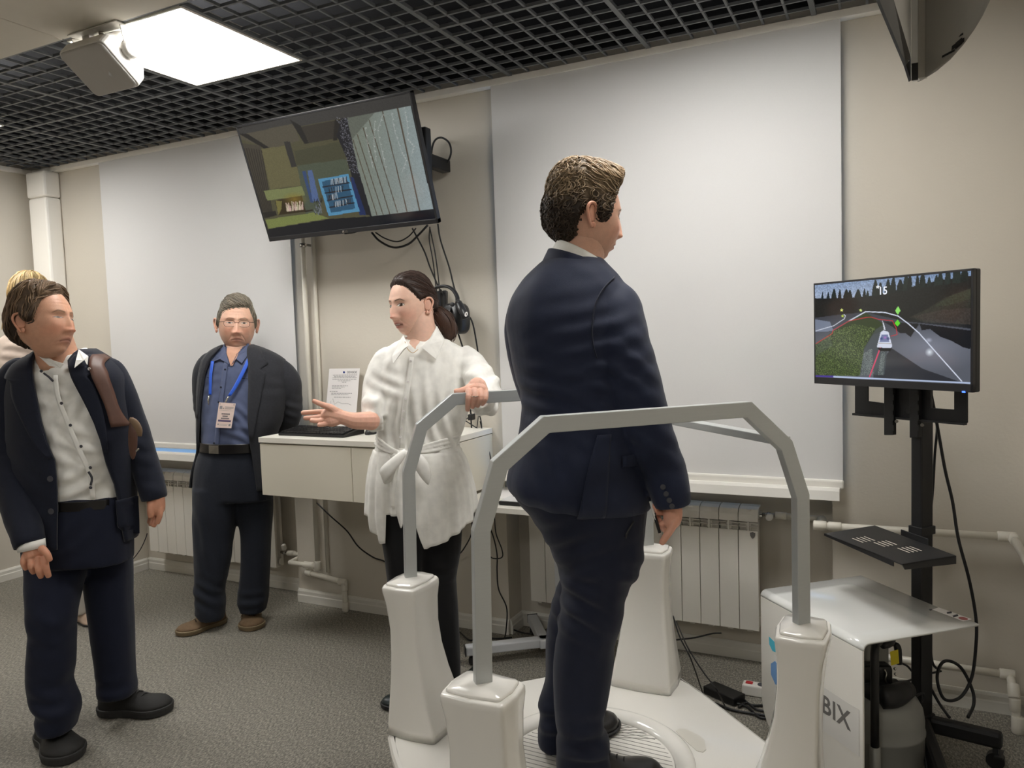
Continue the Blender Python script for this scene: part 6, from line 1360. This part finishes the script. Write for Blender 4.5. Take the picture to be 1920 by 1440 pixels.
# ------------------------------------------------------------------ man in front at the left
M['navy2'] = cloth('dark_navy_jacket_cloth', (24,28,42), .82, var=.1, vscale=90); M['navy2t'] = cloth('dark_navy_trousers', (21,26,44), .82)
D = 2.97
M1 = empty('person', np.array([*onz(150,1375,0)[:2], 0]), 'man in open navy jacket and white shirt with brown shoulder bag, looking down, at left', 'person')
b1_ = Bod(D, [(652,86,164,.075), (662,74,178,.09), (672,58,195,.10), (685,42,214,.115), (705,32,228,.13), (740,28,234,.14), (790,30,240,.15), (840,32,243,.155), (890,34,243,.155), (930,36,242,.15), (980,42,244,.15), (1030,48,244,.15)], e=.88)
mb = MB(); b1_.loft(mb, 40, y0=664, y1=936, off=-.014); sm1 = remesh(mb, .008, 3)
folds(sm1, .0062, .10, 51, [(b1_.sf(720,130), .06, 1.0, nrm(UP+CR*.6)), (b1_.sf(830,190), .07, 1.3, nrm(UP+CR*.5)), (b1_.sf(900,190), .06, 1.6, nrm(UP-CR*.3)), (b1_.sf(760,170), .06, .9, nrm(UP-CR))], .45)
s0 = put('shirt', sm1, M['shirtw'], M1, smooth=True, label='white shirt with dark buttons')
eL = lin([(655,88), (675,93), (700,101), (740,113), (780,123), (820,136), (850,149), (880,152), (1030,151)]); eR = lin([(655,160), (675,155), (700,166), (740,186), (780,204), (820,216), (860,223), (900,232), (950,237), (1000,241), (1030,243)])
js = shell(b1_, 656, 1010, eR, eL, .008, 64, 56); tmp = bpy.data.meshes.new('t'); tmp.from_pydata(js.V().tolist(), [], js.f); tmp.update()
folds(tmp, .0035, .11, 54, [(b1_.sf(900,100), .10, .6, nrm(UP+CR*.4))], .4, (1,1,.4)); jo = put('jacket', tmp, M['navy2'], M1, smooth=True, solid=.012)
for pts, sd in (([(52,688,24,0), (36,702,31,0), (24,735,36,-.01), (20,780,37,-.02), (22,840,36,-.04), (28,900,35,-.09), (40,960,32,-.15), (52,1005,28,-.20), (57,1022,27,-.21)], 3), ([(196,684,17,.02), (212,698,23,.02), (228,738,26,.02), (243,785,27,.03), (262,838,26,.03), (279,895,25,.02), (287,922,24,.01), (290,936,23,.01)], 4)):
    ms_ = remesh(sleeve(D, pts, n=24), .008, 2); m_ = len(pts)//2; folds(ms_, .0035, .09, 60+sd, [(K(pts[m_][0], pts[m_][1], D-.1), .07, 1.1, nrm(UP+CR*.4)), (K(pts[-2][0], pts[-2][1], D-.1), .05, .9, nrm(UP+CR*.3))], .4, (1,1,.5)); sub('sleeve', ms_, M['navy2'], jo, smooth=True)
sub('front_corner', strip(b1_, [(930,232,262), (960,234,272), (985,238,281), (1000,262,284)], .012, .035, 8), M['navy2'], jo, smooth=True, solid=.006)
sub('lapel', strip(b1_, [(664,62,90), (690,50,97), (706,46,102), (712,64,104), (740,72,113), (780,94,123), (820,118,136), (846,140,148)], .022, .014, 8), M['navy2'], jo, smooth=True, solid=.003)
sub('lapel', strip(b1_, [(664,160,182), (680,158,190), (694,164,199), (702,168,190), (720,177,201), (760,195,213), (800,210,220), (840,219,223)], .014, .022, 8), M['navy2'], jo, smooth=True, solid=.003)
for x, y in ((144,882), (144,940)): o_ = button(b1_.sf(y, x, .018), -CFH, .011, 'inkd', jo); o_.location = (0,0,0)
o_ = button(b1_.sf(689,189,.027), -CFH, .006, 'paper', jo, 'lapel_pin'); o_.location = (0,0,0)
sub('collar_point', MB().prism([K(x, y, d_) for x, y, d_ in ((66,655,2.93), (72,668,2.86), (92,686,2.82), (112,690,2.80), (120,682,2.80), (100,676,2.82), (80,664,2.87))], CFH*.004), M['shirtw'], s0, bevel=.001)
sub('collar_point', MB().prism([K(x, y, d_) for x, y, d_ in ((147,655,2.88), (165,668,2.86), (163,684,2.84), (158,675,2.83), (139,690,2.80), (142,676,2.81))], CFH*.004), M['shirtw'], s0, bevel=.001)
sub('collar_band', collar_ring(D, (72,672), (165,664), 12, .075, 1.0, .92, dfront=.035), M['shirtw'], s0, smooth=True)
sub('placket', strip(b1_, [(700,134,143), (740,143,152), (780,160,169), (840,185,194), (880,200,208), (925,203,211)], -.005, -.005, 4), M['shirtw'], s0, smooth=True, solid=.002)
for x, y in ((113,693), (155,750), (172,789), (190,827), (204,866), (204,902)): o_ = button(b1_.sf(y, x, -.001), -CFH, .0058, 'inkd', s0); o_.location = (0,0,0)
sub('dark_trim', MB().tube([b1_.sf(y, x, -.002) for x, y in ((118,697), (128,703), (137,711))], .004, 6), M['inkd'], s0, smooth=True); sub('dark_trim', MB().tube([b1_.sf(y, x, -.002) for x, y in ((201,873), (206,885), (204,898))], .004, 6, res=8), M['inkd'], s0, smooth=True)
bl = put('belt', strip(b1_, [(927,150,228), (935,150,228), (944,150,228)], -.006, -.006, 12), M['leather'], M1, smooth=True, solid=.004)
o_ = put('pocket_badge', MB().prism([b1_.sf(y, x, .004) for x, y in ((204,766), (211,766), (221,798), (215,800))], CFH*.002), mat('pink_badge', s2l(205,185,195), .5), M1)
hp_ = Bod(D, [(925,50,238,.14), (960,48,242,.145), (1000,49,243,.145), (1050,52,244,.14)]); l1 = Bod(D-.10, [(1010,50,168,.11,.12), (1050,53,162,.105,.09), (1076,55,156,.10,.06), (1100,55,149,.10,.04), (1153,57,138,.09), (1190,61,136,.085), (1230,58,136,.085), (1260,57,134,.085), (1275,58,129,.085), (1299,61,136,.085), (1318,68,144,.09), (1333,78,145,.085), (1345,74,142,.085), (1368,82,136,.08)]); l2 = Bod(D+.12, [(1010,140,242,.11), (1070,159,243,.10), (1122,167,244,.09), (1190,176,247,.085), (1244,183,249,.08), (1272,185,250,.08), (1286,188,253,.085), (1302,187,252,.08)])
tb = MB(); [b_.loft(tb, 32) for b_ in (hp_, l1, l2)]; tm = remesh(tb, .008, 4)
folds(tm, .0035, .11, 71, [(l1.sf(1310,110), .05, 1.6, nrm(UP+CR*.2)), (l2.sf(1280,220), .05, 1.2, UP), (l1.sf(1170,100), .08, .6, nrm(UP+CR*.5)), (hp_.sf(1000,170), .07, .9, nrm(UP-CR*.7))], .3, (1,1,.35)); put('trousers', tm, M['navy2t'], M1, smooth=True)
M['knit'] = mat('black_knit_shoe', s2l(40,39,38), .75, bump=.0006, bscale=600); M['foam'] = mat('black_foam_sole', s2l(44,43,42), .7)
t1 = onz(132,1432,.001); ak = onz(105,1388,.001); d_ = nrm((t1-ak)*np.array([1,1,0])+CRH*.02); shoe(t1-d_*.30, t1, .115, .09, M1, M['knit'], M['foam'], sole=.032, laces=M['foam'])
h1 = onz(187,1337,.001); t1 = onz(309,1333,.001); shoe(h1, h1+nrm(t1-h1)*.295, .115, .09, M1, M['knit'], M['foam'], sole=.032, laces=M['foam'])
skin1 = (208,158,130)
hd1 = Head(83, 605, D-.12, 50, pitch=-7, roll=7, sc=1.12, wide=1.0, jaw=.95, skin=skin1, lip=(165,105,92), browc=(112,84,62), brow=.8, open_=.0035, frown=.8, nose=1.0, gaze=(0,-.003))
hA = hand(D-.21, [[(60,1018,14,0), (62,1030,17,0), (64,1038,19,0), (66,1043,19,0)]],
          [[(47,1042,6,-.015), (44,1055,5.6,-.028), (49,1066,5,-.018)], [(59,1046,6.2,-.02), (58,1062,5.8,-.036), (63,1073,5.2,-.022)], [(72,1048,6.4,-.02), (72,1067,6,-.038), (77,1081,5.3,-.022)], [(84,1045,6.4,-.015), (86,1063,6,-.03), (91,1080,5.2,-.018)], [(78,1028,7,-.03), (88,1038,6.2,-.038), (93,1050,5.6,-.034)]], .0024, 2)
hB = hand(D+.01, [[(291,928,15,0), (293,945,16,0), (294,958,14,0)]], [[(300,950,5.6,-.01), (300,965,5.3,-.015), (295,980,4.8,-.01)], [(294,958,5.6,.012), (292,973,5.3,.008), (288,986,4.8,.0)], [(288,958,5.6,.03), (286,972,5.2,.03), (283,984,4.7,.02)], [(286,955,6.5,.045), (284,970,6,.045), (281,980,5.2,.04)], [(285,940,7,-.02), (282,955,6.3,-.03), (283,968,5.5,-.025)]], .003, 2)
body(M1, hd1, [(92,625,36,D-.06), (104,655,35,D-.04), (112,690,38,D-.03)], [hA, hB], core([(b1_,675,930), (hp_,930,1040), (l1,1020,1365), (l2,1020,1298)], .72), skin1)
hd1.eyes(M1)
put('shirt_cuff', MB().tube([K(57,1015,D-.21), K(60,1030,D-.21)], [.050, .048], 20, flat=.8, flatdir=CFH), M['shirtw'], M1, smooth=True)
def hl1(a, s_): return np.interp(a, [0, 15, 30, 45, 58, 68, 78, 88, 94, 104, 120, 150, 180], [.092, .090, .086, .076, .058, .030, -.004, -.006, .012, .010, -.045, -.072, -.078])
def fl1(p):
    if p[2] > .05 and p[1] > .0: return np.array([np.sign(p[0]+.015)*1.0, .35, -.35])
    return np.array([p[0]*2, -.25, -1])
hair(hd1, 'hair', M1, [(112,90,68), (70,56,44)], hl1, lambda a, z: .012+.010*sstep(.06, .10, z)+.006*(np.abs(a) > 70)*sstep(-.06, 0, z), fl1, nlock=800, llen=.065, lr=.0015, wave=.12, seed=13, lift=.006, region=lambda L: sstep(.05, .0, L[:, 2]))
fr_ = MB()
for x0_, y0_, x1_, y1_ in ((104,556,110,580), (107,557,111,574), (126,552,143,580), (130,555,146,584), (122,549,140,570)): fr_.tube([K(x0_, y0_, D-.23), K((x0_+x1_)/2+1, (y0_+y1_)/2-3, D-.235), K(x1_, y1_, D-.235)], [.002, .0016, .0004], 5, res=8)
bg = empty('shoulder_bag', b1_.sf(820, 240, .03), 'brown leather shoulder bag with wide strap on the man at left', 'bag')
M['bag'] = mat('brown_leather', s2l(92,62,50), .5, var=.1, vscale=40); M['bagt'] = mat('tan_leather', s2l(128,104,80), .5)
put('strap', strip(b1_, [(664,176,190), (680,184,200), (700,194,213), (730,206,222), (760,216,229), (795,224,240)], .028, .030, 5), M['bag'], bg, smooth=True, solid=.004)
put('pouch', MB().rings([[K(249+9*s_*math.cos(t), 822+40*s_*math.sin(t), 2.80+.01*i) for t in np.linspace(0, 2*PI, 20, endpoint=False)] for i, s_ in enumerate((.85, 1, 1, 1, .85))]), M['bag'], bg, smooth=True)
put('flap', MB().tube([K(243,786,2.79), K(252,792,2.785), (K(260,805,2.785)), K(262,818,2.79)], [.008, .014, .014, .008], 10, res=12, flat=.4, flatdir=CFH), M['bagt'], bg, smooth=True)
put('buckle', MB().tube([K(255,846,2.78), K(260,841,2.78)], .003, 8), M['chrome'], bg)
# ------------------------------------------------------------------ blonde woman behind him
D = 4.2
BW = empty('person', np.array([*onz(150,1168,0)[:2], 0]), 'blonde woman in a beige blouse standing behind the man at left', 'person')
M['beige'] = cloth('beige_blouse_cloth', (198,180,166), .75); M['pale'] = cloth('pale_trouser_cloth', (176,170,160), .8)
bw = Bod(D, [(612,34,76,.05), (622,22,90,.07), (635,2,104,.09), (655,-10,112,.11), (700,-8,116,.13), (760,8,120,.13), (850,35,130,.12), (900,45,140,.12)], e=.9)
mb = MB(); bw.loft(mb, 36); q = sleeve(D, [(8,640,14,0), (-4,665,17,0), (-6,710,17,-.02), (6,770,15,-.06), (30,820,13,-.12)], 18); mb.add(q.V(), q.f)
q = sleeve(D, [(102,640,14,0), (110,670,16,0), (114,720,15,-.02), (110,780,14,-.06), (95,830,12,-.12)], 18); mb.add(q.V(), q.f)
bm_ = remesh(mb, .010, 3); folds(bm_, .004, .09, 81, [(bw.sf(660,60), .08, 1.0, nrm(UP+CR*.4))], .4); put('blouse', bm_, M['beige'], BW, smooth=True)
l0 = Bod(D, [(890,45,140,.12), (960,60,165,.13), (1010,72,168,.12)]); l1 = Bod(D+.02, [(980,118,168,.09), (1060,130,168,.08), (1100,140,168,.07), (1150,142,164,.06)]); l2 = Bod(D+.1, [(980,70,125,.09), (1060,82,120,.08), (1140,90,116,.06)])
tb = MB(); [b_.loft(tb, 26) for b_ in (l0, l1, l2)]; put('trousers', remesh(tb, .011, 3), M['pale'], BW, smooth=True)
M['nude'] = mat('nude_shoe', s2l(190,166,146), .35)
shoe(onz(138,1160,.001), onz(138,1160,.001)+nrm(onz(185,1172,0)-onz(138,1160,0))*.24, .08, .06, BW, M['nude'], M['sole'], sole=.008); h_ = onz(96,1150,.001); shoe(h_, h_+nrm(onz(185,1172,0)-onz(138,1160,0))*.24, .08, .06, BW, M['nude'], M['sole'], sole=.008)
hdB = Head(57, 556, D, 150, pitch=10, sc=1.04, female=True, skin=(222,178,152), nu=100, nv=90)
hb_ = hand(D-.14, [[(36,826,11,0), (48,835,11,0)]], [[(48,828+4*i,4.5,0), (58,831+4*i,4.2,0), (66,833+4*i,3.8,0)] for i in range(4)]+[[(42,824,5,0), (52,820,4.5,0), (58,820,4,0)]], .005, 1)
hb3 = hand(D-.14, [[(92,832,11,0), (80,838,11,0)]], [[(80,830+4*i,4.5,.01), (70,833+4*i,4.2,.01), (63,835+4*i,3.8,.01)] for i in range(4)]+[[(86,826,5,0), (78,822,4.5,0), (72,822,4,0)]], .005, 1)
body(BW, hdB, [(56,580,17,D), (56,605,17,D), (56,630,20,D)], [hb_, hb3], core([(bw,635,890), (l0,900,1000), (l1,1000,1145), (l2,1000,1135)], .7), (222,178,152)); hdB.eyes(BW)
lg = MB(); r_ = np.random.default_rng(3)
for i in range(240):
    a_ = r_.uniform(-PI*.95, PI*.95); x_ = 52+40*math.cos(a_)*.95; dz = .10*math.sin(a_); e_ = r_.uniform(596, 622) if x_ > 35 else r_.uniform(604, 622)
    lg.tube([K(54+(x_-54)*.35, 520+r_.uniform(-2, 3), D+dz*.3), K(54+(x_-54)*.85, 535, D+dz*.8), K(x_-2, 565, D+dz), K(x_-6+r_.uniform(-3, 3), 590, D+dz), K(x_-8+r_.uniform(-5, 4), e_, D+dz)], np.array([.002,.0035,.004,.0035,.001]), 5, res=12)
hair(hdB, 'hair', BW, [(208,180,130), (188,160,112)], lambda a, s_: np.interp(a, [0, 60, 90, 180], [.08, .03, -.05, -.08]), lambda a, z: .016+0*a, lambda p: np.array([p[0]*1.5, p[1]*.5, -1]), nlock=300, llen=.09, lr=.0016, seed=2, extra=[(lg, np.array(s2l(204,176,124)))])
